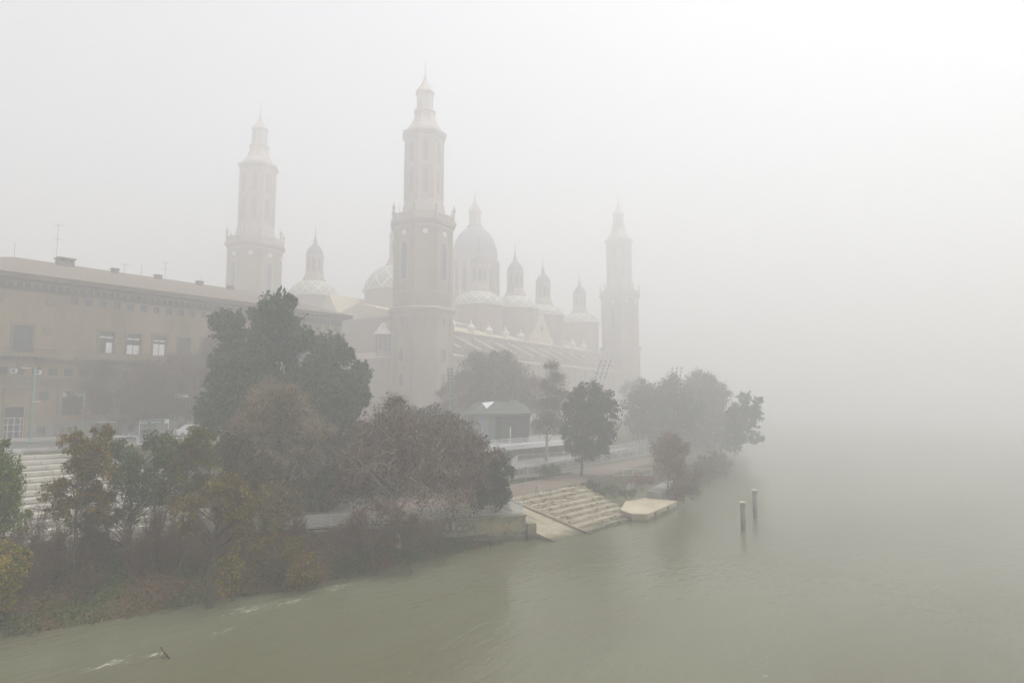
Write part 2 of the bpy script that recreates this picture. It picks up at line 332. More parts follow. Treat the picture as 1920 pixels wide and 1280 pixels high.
def tower(x, y, hs=1.0, windows=True):
    t = empty('tower', (x, y, 0), 0, bas)
    Z = lambda z: GB + (z - GB) * hs
    A, C = 8.1, 4.3
    b = MB(); P = octo(A, C)
    b.prism(poly_frame(P, 1.04), Z(7.2), Z(9.4)); b.prism(P, Z(9.4), Z(36.6))
    for fr in edge_frames(P):
        L = fr[3]; pw = 1.15
        for s0 in (.25, L - .25 - pw):
            face_box(b, fr, s0, s0 + pw, Z(9.4), Z(36.0), -.02, .22)
            face_box(b, fr, s0 - .12, s0 + pw + .12, Z(34.4), Z(34.9), -.02, .34)
        if L < 7: face_box(b, fr, L / 2 - .5, L / 2 + .5, Z(9.4), Z(36.0), -.02, .12)
    P2 = poly_frame(P, .955)
    b.prism(P2, Z(39.5), Z(63.6))
    for fr in edge_frames(P2):
        L = fr[3]
        for s0 in (.2, L - 1.1): face_box(b, fr, s0, s0 + .9, Z(43.8), Z(61.4), -.02, .28)
        face_box(b, fr, .6, L - .6, Z(40.6), Z(43.2), -.02, .1)
    b.build('shaft', BPINK, t)
    c = MB()
    c.prism(poly_frame(P, 1.02), Z(36.6), Z(37.6)); c.prism(poly_frame(P, 1.05), Z(37.6), Z(38.3)); c.prism(poly_frame(P, 1.1), Z(38.3), Z(38.9), poly_frame(P, 1.13)); c.prism(poly_frame(P, 1.13), Z(38.9), Z(39.5), poly_frame(P, 1.0))
    c.prism(poly_frame(P2, 1.03), Z(43.3), Z(43.8))
    c.build('cornice', BTRIM, t)
    c = MB()
    c.prism(poly_frame(P2, 1.04), Z(61.6), Z(62.5)); c.prism(poly_frame(P2, 1.08), Z(62.8), Z(63.6), poly_frame(P2, 1.15)); c.prism(poly_frame(P2, 1.15), Z(63.6), Z(64.3))
    P3 = poly_frame(P2, 1.06)
    for fr in edge_frames(P3):
        L = fr[3]; face_box(c, fr, 0, L, Z(65.7), Z(66.0), -.3, .0)
        for k in range(int(L / .55)): face_box(c, fr, .1 + k * .55, .33 + k * .55, Z(64.3), Z(65.7), -.26, -.04)
        face_box(c, fr, -.35, .35, Z(64.3), Z(66.6), -.4, .15)
    c.build('balustrade', BTRIM, t)
    for k, fr in enumerate(edge_frames(P3)):        # stone vases on the corners
        vb = MB(); vb.lathe([(.35, Z(66.6)), (.2, Z(66.9)), (.55, Z(67.7)), (.45, Z(68.2)), (.12, Z(68.7)), (.18, Z(69.1)), (.02, Z(69.5))], 8, fr[0]); vb.build('vase', BTRIM, t, True)
    # upper stage, octagonal, with open arches as raised plates, darker than the stone
    u = MB(); U = octo(5.35, 3.1)
    u.prism(poly_frame(U, 1.22), Z(64.3), Z(67.5), poly_frame(U, 1.12)); u.prism(poly_frame(U, 1.12), Z(67.5), Z(70.5), poly_frame(U, 1.02))
    u.prism(U, Z(70.5), Z(89.5))
    for fr in edge_frames(U):
        L = fr[3]
        for s0 in (.15, L - .85): face_box(u, fr, s0, s0 + .7, Z(71), Z(88), -.02, .26)
    u.prism(poly_frame(U, 1.03), Z(80.0), Z(80.6))
    u.build('upper_stage', BPALE, t)
    u = MB(); u.prism(poly_frame(U, 1.04), Z(88.2), Z(88.9)); u.prism(poly_frame(U, 1.06), Z(89.5), Z(90.4), poly_frame(U, 1.17)); u.prism(poly_frame(U, 1.17), Z(90.4), Z(90.9))
    u.build('upper_cornice', BPALE, t)
    sp = MB(); sp.lathe([(5.7, Z(90.9)), (5.3, Z(92)), (4.1, Z(93.6)), (3.3, Z(95.6)), (3.1, Z(97.3)), (3.4, Z(97.5)), (3.4, Z(98.0)), (2.6, Z(98.2)), (2.5, Z(103.2)), (2.95, Z(103.5)), (2.9, Z(104.0)), (2.3, Z(104.8)), (1.2, Z(106.5)), (.55, Z(107.8)), (.5, Z(108.6)), (.25, Z(109)), (.12, Z(111.5))], 8, rot=math.pi / 8)
    sp.bar((0, 0, Z(111.4)), (0, 0, Z(113.6)), .09); sp.bar((0, -.7, Z(112.8)), (0, .7, Z(112.8)), .08)
    sp.build('spire', BPALE, t)
    # windows on the broad faces, belfry openings
    for i, fr in enumerate(edge_frames(P)):
        if fr[3] < 7: continue
        L = fr[3]
        for zc in ((26.0, 19.3) if windows else ()):
            f = MB(); wv, hh = .75, 1.75
            for s0, s1, z0, z1 in ((-1.15, 1.15, hh, hh + .35), (-1.15, 1.15, -hh - .4, -hh), (-1.05, -wv, -hh, hh), (wv, 1.05, -hh, hh)):
                face_box(f, fr, L / 2 + s0, L / 2 + s1, Z(zc + z0), Z(zc + z1), -.02, .2)
            fo = f.build('window', BTRIM, t)
            g = MB(); face_box(g, fr, L / 2 - wv, L / 2 + wv, Z(zc - hh), Z(zc + hh), -.05, .05); g.build('pane', GLASSD, fo)
        g = MB(); face_box(g, fr, L / 2 - .35, L / 2 + .35, Z(34.2), Z(36.0), -.05, .05); g.build('vent_slit', FRAME, t)
    for i, fr in enumerate(edge_frames(P2)):
        L = fr[3]
        if L > 6:
            f = MB(); face_shape(f, fr, L / 2, arch_poly(3.2, Z(46.6), Z(58.4)), -.02, .16); fo = f.build('belfry_arch', BTRIM, t)
            g = MB(); face_shape(g, fr, L / 2, arch_poly(1.9, Z(47.2), Z(57.6)), .1, .2); g.build('opening', FRAME, fo)
        f = MB(); p, tt, n, _ = fr
        cx, cy = p[0] + tt[0] * L / 2, p[1] + tt[1] * L / 2
        rr = .75
        f.rings([[(cx + tt[0] * rr * math.cos(a) + n[0] * d, cy + tt[1] * rr * math.cos(a) + n[1] * d, Z(60.2) + rr * math.sin(a)) for a in [2 * math.pi * j / 12 for j in range(12)]] for d in (-.02, .3)])
        f.build('medallion', STEPW, t)
    for i, fr in enumerate(edge_frames(U)):
        L = fr[3]
        for z0, z1 in ((72.2, 79.2), (81.4, 87.6)):
            g = MB(); face_shape(g, fr, L / 2, arch_poly(1.5, Z(z0), Z(z1)), -.02, .07); g.build('belfry_opening', BROSE, t)
    return t
tower(0, 0)
lt = at(470, 213)
def to_local(p):
    M = Matrix.Rotation(-math.atan2(.9962, -.0937), 2); v = M @ Vector((p[0] - T0[0], p[1] - T0[1])); return v.x, v.y
LX, LY = to_local(lt); tower(LX, LY, 1.03)
ft = at(1164, 300); FX, FY = to_local(ft); tower(FX, FY, .99)

# glazed tile domes
def dome_mat():
    m = bpy.data.materials.new('glazed_tiles'); m.use_nodes = True; nt = m.node_tree; p = nt.nodes['Principled BSDF']; p.inputs['Roughness'].default_value = .5
    at_ = _node(nt, 'ShaderNodeAttribute'); at_.attribute_name = 'pat'
    sx = _node(nt, 'ShaderNodeSeparateXYZ'); nt.links.new(at_.outputs['Vector'], sx.inputs[0])
    def M(op, a, b=None):
        n = _node(nt, 'ShaderNodeMath', operation=op)
        for i, v in enumerate((a, b)):
            if v is None: continue
            if isinstance(v, (int, float)): n.inputs[i].default_value = v
            else: nt.links.new(v, n.inputs[i])
        return n.outputs[0]
    u = M('ABSOLUTE', M('SUBTRACT', M('FRACT', M('MULTIPLY', sx.outputs[0], 12.0)), .5))
    v = M('ABSOLUTE', M('SUBTRACT', M('FRACT', M('MULTIPLY', sx.outputs[1], 1.5)), .5))
    d = M('FRACT', M('MULTIPLY', M('ADD', u, v), 2.0))
    cr = _node(nt, 'ShaderNodeValToRGB'); cr.color_ramp.interpolation = 'CONSTANT'; e = cr.color_ramp.elements
    cols = [(0, (.60, .58, .50)), (.16, (.17, .20, .16)), (.42, (.45, .37, .20)), (.60, (.20, .22, .20)), (.84, (.62, .60, .53))]
    while len(e) < len(cols): e.new(.5)
    for k, (q, c) in enumerate(cols): e[k].position = q; e[k].color = (*c, 1)
    nt.links.new(d, cr.inputs[0]); nt.links.new(cr.outputs[0], p.inputs['Base Color'])
    return m
DOME = dome_mat()
def dome(px, depth, pyb, r, ry, hd, lan=True, ang=0, drumz=30, name='dome', lanr=1.0, dr=None):
    """pyb photo row of the dome's foot; r,ry half-axes; hd height of the tiled cap"""
    x, y = to_local(at(px, depth)); zb = zat(pyb, depth)
    d = empty(name, (x, y, 0), 0, bas)
    n = 48; m = 12; vs = []; rw = 4.3 * lanr if lan else .6; uv = []
    for k in range(m + 1):
        q = k / m; rad = math.cos(q * math.acos(min(1, rw / r) ) ) ; hh = math.sin(q * math.acos(rw / r)) / math.sin(math.acos(rw / r))
        for i in range(n): a = 2 * math.pi * i / n; vs.append((r * rad * math.cos(a), ry * rad * math.sin(a), zb + hd * hh))
    fs = [(k * n + i, k * n + (i + 1) % n, (k + 1) * n + (i + 1) % n, (k + 1) * n + i) for k in range(m) for i in range(n)]
    cap = MB(); cap.add(vs, fs); o = cap.build('tiled_cap', DOME, d)
    ca = o.data.attributes.new('pat', 'FLOAT_VECTOR', 'CORNER'); arr = []
    for k in range(m):
        for i in range(n): arr += [i / n, k / m, 0, (i + 1) / n, k / m, 0, (i + 1) / n, (k + 1) / m, 0, i / n, (k + 1) / m, 0]
    ca.data.foreach_set('vector', arr)
    o.data.polygons.foreach_set('use_smooth', [True] * len(o.data.polygons))
    rim = MB(); el = lambda f, z: [(r * f * math.cos(2 * math.pi * i / 32), ry * f * math.sin(2 * math.pi * i / 32), z) for i in range(32)]
    rim.rings([el(1.0, zb - .5), el(1.06, zb - .2), el(1.06, zb + .1), el(.985, zb + .25)]); rim.build('rim', STEPW, d)
    dm = MB(); dm.rings([el(.97, drumz), el(.97, zb - .45)]); dro = dm.build('drum', BROSE, d)
    if lan:
        z = zb + hd; q = lanr
        L = MB(); L.lathe([(4.5 * q, z - .3), (4.6 * q, z + .5 * q), (4.1 * q, z + .9 * q), (3.7 * q, z + 2.2 * q), (3.2 * q, z + 2.6 * q), (2.95 * q, z + 3 * q), (2.95 * q, z + 9 * q), (3.4 * q, z + 9.3 * q), (3.4 * q, z + 9.9 * q)], 8, rot=math.pi / 8)
        for i in range(8):
            a = 2 * math.pi * i / 8 + math.pi / 8; L.bar((3.0 * q * math.cos(a), 3.0 * q * math.sin(a), z + 2.6 * q), (3.0 * q * math.cos(a), 3.0 * q * math.sin(a), z + 9.2 * q), .32 * q, 6)
        lo = L.build('lantern', BTRIM, d)
        for i in range(8):
            a = 2 * math.pi * (i + .5) / 8 + math.pi / 8; rr = 2.76 * q; g = MB(); tx, ty = -math.sin(a), math.cos(a)
            c0 = (rr * math.cos(a), rr * math.sin(a))
            g.prism([(c0[0] - tx * .5 * q + math.cos(a) * e1, c0[1] - ty * .5 * q + math.sin(a) * e1) for e1 in (0,)] + [(c0[0] - tx * .5 * q + math.cos(a) * .06, c0[1] - ty * .5 * q + math.sin(a) * .06), (c0[0] + tx * .5 * q + math.cos(a) * .06, c0[1] + ty * .5 * q + math.sin(a) * .06), (c0[0] + tx * .5 * q, c0[1] + ty * .5 * q)], z + 4 * q, z + 8.2 * q)
            g.build('lantern_opening', FRAME, lo)
        Cc = MB(); Cc.lathe([(3.3 * q, z + 9.9 * q), (3.2 * q, z + 10.8 * q), (2.7 * q, z + 12.2 * q), (1.8 * q, z + 13.4 * q), (.9 * q, z + 14.3 * q), (.7 * q, z + 15.6 * q), (.75 * q, z + 15.9 * q), (.35 * q, z + 16.6 * q), (.12 * q, z + 20 * q)], 8, rot=math.pi / 8)
        Cc.bar((0, -.5, z + 20.6 * q), (0, .5, z + 20.6 * q), .08); Cc.bar((0, 0, z + 20 * q), (0, 0, z + 21.4 * q), .08)
        Cc.build('lantern_roof', SLATE, d)
    return d
dome(584, 236, 556, 9.0, 9.0, 5.8)
dome(897, 234, 573, 9.6, 9.0, 5.2)
dome(966, 250, 579, 9.0, 9.0, 5.0)
dome(1019, 266.7, 592, 9.0, 9.0, 4.6, lanr=.95)
dome(1088, 294, 606, 8.8, 8.8, 4.6, lanr=.9)
dome(744, 238, 546, 12.6, 12.6, 9.5, lanr=1.15)
# great central dome
x, y = to_local(at(889, 266)); cdm = empty('great_dome', (x, y, 0), 0, bas)
g = MB(); g.lathe([(11.0, 40), (11.0, 55), (11.6, 55.3), (11.6, 56), (9.8, 56.2), (9.8, 70.5), (10.6, 71), (10.6, 72), (9.6, 72.3), (9.6, 74)], 16); dr = g.build('drum', BROSE, cdm)
for i in range(16):
    a = 2 * math.pi * i / 16; pl = MB(); pl.bar((10.1 * math.cos(a), 10.1 * math.sin(a), 56), (10.1 * math.cos(a), 10.1 * math.sin(a), 70.8), .7, 8); pl.build('column', BTRIM, dr)
    a += math.pi / 16; wv = MB(); rr = 9.62; tx, ty = -math.sin(a), math.cos(a)
    wv.prism([(rr * math.cos(a) + s * tx + d * math.cos(a), rr * math.sin(a) + s * ty + d * math.sin(a)) for s, d in ((-.9, 0), (-.9, .12), (.9, .12), (.9, 0))], 59, 68); wv.build('window', GLASSD, dr)
g = MB(); g.lathe([(9.7, 74), (9.4, 77), (8.4, 80.5), (6.8, 83.5), (4.6, 85.8), (3.4, 86.6), (3.4, 87.4)], 24); g.build('cap', SLATE, cdm)
g = MB(); g.lathe([(3.0, 87.4), (2.6, 88), (2.5, 93), (3.0, 93.4), (2.6, 94.5), (1.6, 96.5), (.7, 98), (.3, 99), (.1, 103)], 8); g.build('lantern', BTRIM, cdm)

# body of the church in the same frame: x runs upriver, y away from the river
body = MB()
def gable(mb, x0, x1, y0, y1, ze, zr):
    ym = (y0 + y1) / 2; mb.add([(x0, y0, ze), (x1, y0, ze), (x1, y1, ze), (x0, y1, ze), (x0, ym, zr), (x1, ym, zr)], [(0, 1, 5, 4), (3, 4, 5, 2), (0, 4, 3), (1, 2, 5), (0, 3, 2, 1)])
X1, Y1 = FX, LY
body.box(6, X1 - 4, -4.5, Y1 + 2, 7.2, 26.6)                 # outer aisles and chapels
body.box(4, X1 - 4, 6, Y1 - 6, 26.6, 35.6)                   # high side wall
body.box(9, X1 - 8, 12, Y1 - 12, 35.6, 39.5)                 # nave wall
for k in range(14): body.box(11 + k * 9.2, 12.3 + k * 9.2, -5.0, -4.4, 8, 26.2)   # pilasters
for k in range(12): body.box(14 + k * 10.4, 15.2 + k * 10.4, 5.5, 6.1, 26.6, 35.4)
body.box(-2.5, 6.1, 6.0, Y1 - 6, 7.2, 26.0)                  # lower east end
wl = body.build('wall', BPINK, bas)
c = MB()
c.box(5.6, X1 - 4, -5.2, -4.5, 26.0, 26.62); c.box(3.7, X1 - 4, 5.4, 6.0, 35.1, 35.62); c.box(-3.0, -2.5, 6.0, Y1 - 6, 25.4, 26.02); c.box(-.4, 4, 8, Y1 - 8, 38.2, 38.8)
c.build('cornice', BTRIM, bas)
rf = MB()
rf.add([(5.4, -5.4, 26.64), (X1 - 4, -5.4, 26.64), (X1 - 4, 6.0, 28.6), (5.4, 6.0, 28.6), (5.4, 6, 26.64), (X1 - 4, 6, 26.64)], [(0, 1, 2, 3), (0, 3, 4), (1, 5, 2)])
rf.add([(-3.2, 6, 26.04), (-3.2, Y1 - 6, 26.04), (4, Y1 - 6, 28.5), (4, 6, 28.5)], [(0, 3, 2, 1)])
rf.build('aisle_roof', BROOF, bas)
rf = MB()
rf.add([(3.4, 5.2, 35.64), (X1 - 4, 5.2, 35.64), (X1 - 4, 12.1, 38.4), (3.4, 12.1, 38.4)], [(0, 1, 2, 3)])
rf.add([(3.4, Y1 - 12, 38.4), (X1 - 4, Y1 - 12, 38.4), (X1 - 4, Y1 - 5, 35.64), (3.4, Y1 - 5, 35.64)], [(0, 1, 2, 3)])
gable(rf, 8.6, X1 - 8, 11.8, Y1 - 11.8, 39.54, 45.5)
rf.build('nave_roof', BROOF, bas)
# tile-edged buttress roofs stepping along the high wall, each with a small turret
for k in range(12):
    x0 = 11.5 + k * 10.4
    bt = MB(); bt.box(x0, x0 + .9, -3.8, 6.0, 28.0, 29.4); bt.add([(x0 - .1, -3.9, 29.42), (x0 + 1.0, -3.9, 29.42), (x0 + 1.0, 5.9, 34.2), (x0 - .1, 5.9, 34.2), (x0 - .1, -3.9, 28.9), (x0 + 1.0, -3.9, 28.9), (x0 + 1.0, 5.9, 28.9), (x0 - .1, 5.9, 28.9)], [(0, 1, 2, 3), (0, 4, 5, 1), (0, 3, 7, 4), (1, 5, 6, 2), (2, 6, 7, 3)])
    bo = bt.build('buttress', BPINK, bas)
    tm = MB(); tm.add([(x0 - .4, -4.2, 29.5), (x0 + 1.3, -4.2, 29.5), (x0 + 1.3, 6.1, 34.5), (x0 - .4, 6.1, 34.5), (x0 - .4, -4.2, 29.2), (x0 + 1.3, -4.2, 29.2), (x0 + 1.3, 6.1, 34.2), (x0 - .4, 6.1, 34.2)], [(0, 1, 2, 3), (0, 4, 5, 1), (0, 3, 7, 4), (1, 5, 6, 2)])
    tm.build('coping', BTRIM, bo)
    tu = MB(); tu.lathe([(1.1, 36.2), (1.2, 37.6), (1.5, 37.8), (1.4, 38.1), (.7, 38.9), (.25, 39.7), (.3, 40.1), (.05, 40.9)], 8, (x0 + .45, 7.0), math.pi / 8); tu.build('finial', STEPW, bo)
for k in range(12):
    x0 = 13.2 + k * 10.4; te = MB(); te.add([(x0, 5.1, 35.66), (x0 + 8.2, 5.1, 35.66), (x0 + 8.2, 6.2, 36.35), (x0, 6.2, 36.35), (x0, 6.2, 35.66), (x0 + 8.2, 6.2, 35.66)], [(0, 1, 2, 3), (0, 3, 4), (1, 5, 2), (3, 2, 5, 4), (0, 4, 5, 1)]); te.build('tile_edge', BROOF, bas)
# transverse gables with a round window between the domes
for px, dep, pyt in ((1000, 252, 585), (612, 222, 548)):
    gx, gy = to_local(at(px, dep)); z0 = 35.7; zt = zat(pyt, dep)
    gm = MB(); W_ = 9.5; yb = gy
    if px > 800: gm.add([(gx - W_, yb - 4, z0), (gx + W_, yb - 4, z0), (gx + W_, yb - 4, z0 + 1), (gx, yb - 4, zt), (gx - W_, yb - 4, z0 + 1)] + [(gx - W_, yb + 14, z0), (gx + W_, yb + 14, z0), (gx + W_, yb + 14, z0 + 1), (gx, yb + 14, zt), (gx - W_, yb + 14, z0 + 1)], [(0, 1, 2, 3, 4), (9, 8, 7, 6, 5), (2, 7, 8, 3), (3, 8, 9, 4), (0, 4, 9, 5), (1, 6, 7, 2)])
    else: gm.add([(gx, yb - W_, z0), (gx, yb + W_, z0), (gx, yb + W_, z0 + 1), (gx, yb, zt), (gx, yb - W_, z0 + 1)] + [(gx + 34, yb - W_, z0), (gx + 34, yb + W_, z0), (gx + 34, yb + W_, z0 + 1), (gx + 34, yb, zt), (gx + 34, yb - W_, z0 + 1)], [(0, 4, 3, 2, 1), (5, 6, 7, 8, 9), (2, 3, 8, 7), (3, 4, 9, 8), (0, 5, 9, 4), (1, 2, 7, 6)])
    go = gm.build('gable_roof', BROOF, bas)
    ow = MB()
    cx, cz = (gx, z0 + (zt - z0) * .5)
    if px > 800: ow.rings([[(cx + 1.0 * math.cos(a), yb - 4 - d, cz + 1.4 * math.sin(a)) for a in [2 * math.pi * j / 12 for j in range(12)]] for d in (-.02, .1)])
    else: ow.rings([[(gx - d, yb + 1.0 * math.cos(a), cz + 1.4 * math.sin(a)) for a in [2 * math.pi * j / 12 for j in range(12)]] for d in (-.02, .1)])
    ow.build('round_window', FRAME, go)
# small tiled turret beside the near tower
x, y = to_local(at(717, 178)); tu = empty('turret', (x, y, 0), 0, bas)
g = MB(); g.lathe([(2.0, 26), (2.0, 31.4), (2.5, 31.6), (2.5, 32.0)], 8); g.build('wall', BROSE, tu)
g = MB(); g.lathe([(2.75, 32.0), (2.2, 32.9), (1.4, 33.8), (1.2, 34.0), (1.2, 34.6), (.2, 35.3)], 8); g.build('roof', STEPW, tu)
for i in range(8):
    a = 2 * math.pi * (i + .5) / 8; g = MB(); rr = 1.86; tx, ty = -math.sin(a), math.cos(a)
    g.prism([(rr * math.cos(a) + s * tx + d * math.cos(a), rr * math.sin(a) + s * ty + d * math.sin(a)) for s, d in ((-.4, 0), (-.4, .08), (.4, .08), (.4, 0))], 27.4, 30.8); g.build('window', FRAME, tu)
# windows along the aisle wall
for k in range(13):
    for z in (21.5, 14.5):
        x0 = 15.5 + k * 9.2; f = MB()
        f.box(x0 - .2, x0 + 1.6, -4.7, -4.48, z - .3, z); f.box(x0 - .2, x0 + 1.6, -4.7, -4.48, z + 2.6, z + 2.9); f.box(x0 - .2, x0, -4.66, -4.48, z, z + 2.6); f.box(x0 + 1.4, x0 + 1.6, -4.66, -4.48, z, z + 2.6)
        fo = f.build('window', BTRIM, bas); g = MB(); g.box(x0, x0 + 1.4, -4.56, -4.4, z, z + 2.6); g.build('pane', GLASSD, fo)

# ------------------------------------------------------------------ long brick building (facade on x = -117)
hall = empty('town_hall', (-117, 17, 7.7))
tag(hall, 'long tan brick public building with hipped tile roof at left', 'building')
def HL(o): o.location = (117, -17, -7.7); return o           # children are modelled in world coordinates
HY0, HY1, FX_ = 17.0, 86.9, -117.0
wins = []       # (kind, y0, y1, z0, z1)
for k in range(25): wins.append(('attic', 35.1 + 2.065 * k, 36.1 + 2.065 * k, 28.5, 29.6))
for k in range(11): wins.append(('tall', 39.5 + 4.15 * k, 41.65 + 4.15 * k, 21.0, 24.6))
wins.append(('tall', 28.1, 30.6, 20.6, 24.6)); wins.append(('tall', 20.0, 22.4, 20.6, 24.6))
for k in range(32): wins.append(('mezz', 20.4 + 2.07 * k, 21.55 + 2.07 * k, 17.2, 18.3))
for k in range(12): wins.append(('ground', 34.9 + 4.12 * k, 38.0 + 4.12 * k, 11.1, 14.75))
wins.append(('door', 27.8, 30.3, 7.75, 12.5))
for y0 in (31.8, 40.3, 44.4, 52.5, 60.6): wins.append(('vent', y0, y0 + 1.05, 8.4, 9.3))
ys = sorted({HY0, HY1} | {round(a[i], 3) for a in wins for i in (1, 2)}); zs = sorted({7.2, 31.4} | {round(a[i], 3) for a in wins for i in (3, 4)})
fm = MB(); n = len(ys); fm.v = [(FX_, y, z) for z in zs for y in ys]
for j in range(len(zs) - 1):
    for i in range(n - 1):
        yc, zc = (ys[i] + ys[i + 1]) / 2, (zs[j] + zs[j + 1]) / 2
        if any(a[1] < yc < a[2] and a[3] < zc < a[4] for a in wins): continue
        fm.f.append((j * n + i, j * n + i + 1, (j + 1) * n + i + 1, (j + 1) * n + i))
for a in wins:
    d = .55; y0, y1, z0, z1 = a[1:]
    fm.add([(FX_, y0, z0), (FX_, y1, z0), (FX_, y1, z1), (FX_, y0, z1), (FX_ - d, y0, z0), (FX_ - d, y1, z0), (FX_ - d, y1, z1), (FX_ - d, y0, z1)], [(0, 4, 5, 1), (1, 5, 6, 2), (2, 6, 7, 3), (3, 7, 4, 0)])
fm.add([(FX_, HY0, 7.2), (FX_, HY1, 7.2), (-148, HY1, 7.2), (-148, HY0, 7.2), (FX_, HY0, 31.4), (FX_, HY1, 31.4), (-148, HY1, 31.4), (-148, HY0, 31.4)], [(1, 2, 6, 5), (2, 3, 7, 6), (3, 0, 4, 7)])
HL(fm.build('wall', BRICK, hall))
tr = MB()
def band(z0, z1, p): tr.box(FX_ + .003, FX_ + p, HY0 - .1, HY1 + p, z0, z1)
band(16.25, 16.7, .28); band(16.7, 16.95, .42); band(15.7, 15.95, .2); band(19.2, 19.5, .25); band(19.5, 19.85, .5)
band(31.0, 31.4, .25)
for y0 in np.arange(34.9, 84, 2.065):  # modillions under the eaves
    pass
yy = HY0 + .3
while yy < HY1: tr.box(FX_ + .004, FX_ + .7, yy, yy + .35, 30.3, 30.99); yy += 1.03
tr.box(FX_ + .003, FX_ + .35, 34.25, 34.6, 7.6, 15.65)
for y0, y1 in ((27.45, 27.75), (30.9, 31.2)): tr.box(FX_ + .003, FX_ + .2, y0, y1, 7.6, 14.9)
tr.box(FX_ + .003, FX_ + .3, 27.4, 31.25, 14.9, 15.2)
HL(tr.build('cornice', TRIM, hall))
fz = MB(); fz.box(FX_ + .002, FX_ + .12, HY0, HY1, 29.85, 30.28); fz.box(FX_ + .003, FX_ + .1, HY0, HY1, 30.28, 30.99); HL(fz.build('frieze', mat('dark_frieze', [(.06, .045, .033), (.09, .07, .05)], .9, .6), hall))
pl = MB()
for y0, y1 in ((HY0, 27.42), (31.22, 31.79), (32.86, 34.2), (34.63, 40.29), (41.36, 44.39), (45.46, 52.49), (53.56, 60.59), (61.66, HY1)): pl.box(FX_ + .002, FX_ + .35, y0, y1, 7.4, 9.9)
pl.box(FX_ + .002, FX_ + .45, 34.62, HY1, 9.9, 10.2)
HL(pl.build('plinth', PAVE, hall))
ev = MB(); ev.add([(FX_ + 1.6, HY0 - 1.6, 31.5), (FX_ + 1.6, HY1 + 1.6, 31.5), (-149.6, HY1 + 1.6, 31.5), (-149.6, HY0 - 1.6, 31.5), (FX_ + 1.75, HY0 - 1.75, 32.25), (FX_ + 1.75, HY1 + 1.75, 32.25), (-149.75, HY1 + 1.75, 32.25), (-149.75, HY0 - 1.75, 32.25)], [(0, 3, 2, 1), (4, 5, 6, 7), (0, 1, 5, 4), (1, 2, 6, 5), (2, 3, 7, 6), (3, 0, 4, 7)])
HL(ev.build('eaves', mat('eaves_board', [(.13, .095, .07), (.17, .125, .095)], .8, .8), hall))
rf = MB(); e = 1.9; RX, RZ = -132.5, 37.6
rf.add([(FX_ + e, HY0 - e, 32.2), (FX_ + e, HY1 + e, 32.2), (-149.9, HY1 + e, 32.2), (-149.9, HY0 - e, 32.2), (RX, 31.0, RZ), (RX, 74, RZ)], [(0, 1, 5, 4), (1, 2, 5), (2, 3, 4, 5), (3, 0, 4), (0, 3, 2, 1)])
ro = HL(rf.build('roof', TILE, hall))
ch = MB(); ch.box(-131.6, -129.6, 36.8, 39.2, 35.8, 37.5)
for a in (36.8, 37.5, 38.2, 38.9): ch.box(-131.5, -129.7, a, a + .3, 37.5, 38.1)
ch.box(-131.8, -129.4, 36.6, 39.4, 38.1, 38.3); ch.build('chimney', TRIM, ro)
for yq in (45.3, 52.9, 61, 67.5): ch = MB(); ch.box(-130.8, -129.8, yq, yq + 1.1, 36, 37.6); ch.box(-130.95, -129.65, yq - .12, yq + 1.22, 37.6, 37.75); ch.build('chimney', TRIM, ro)
am = MB(); rl = MB()
for yq, h, arms in ((31.0, 2.6, 0), (37.0, 7.2, 2), (48, 2, 1), (51, 2, 0), (55.4, 3.6, 2), (62.5, 1.8, 0)):
    am = MB(); am.bar((-131.8, yq, 37.2), (-131.8, yq, 37.4 + h), .028, 6)
    for k in range(arms):
        z = 37.4 + h * (1 - .35 * k) - .3; am.bar((-131.8, yq - .8, z), (-131.8, yq + .8, z), .014)
        for j in range(5): am.bar((-132.1, yq - .7 + j * .35, z), (-131.5, yq - .7 + j * .35, z), .015)
    am.build('antenna', FRAME, ro)
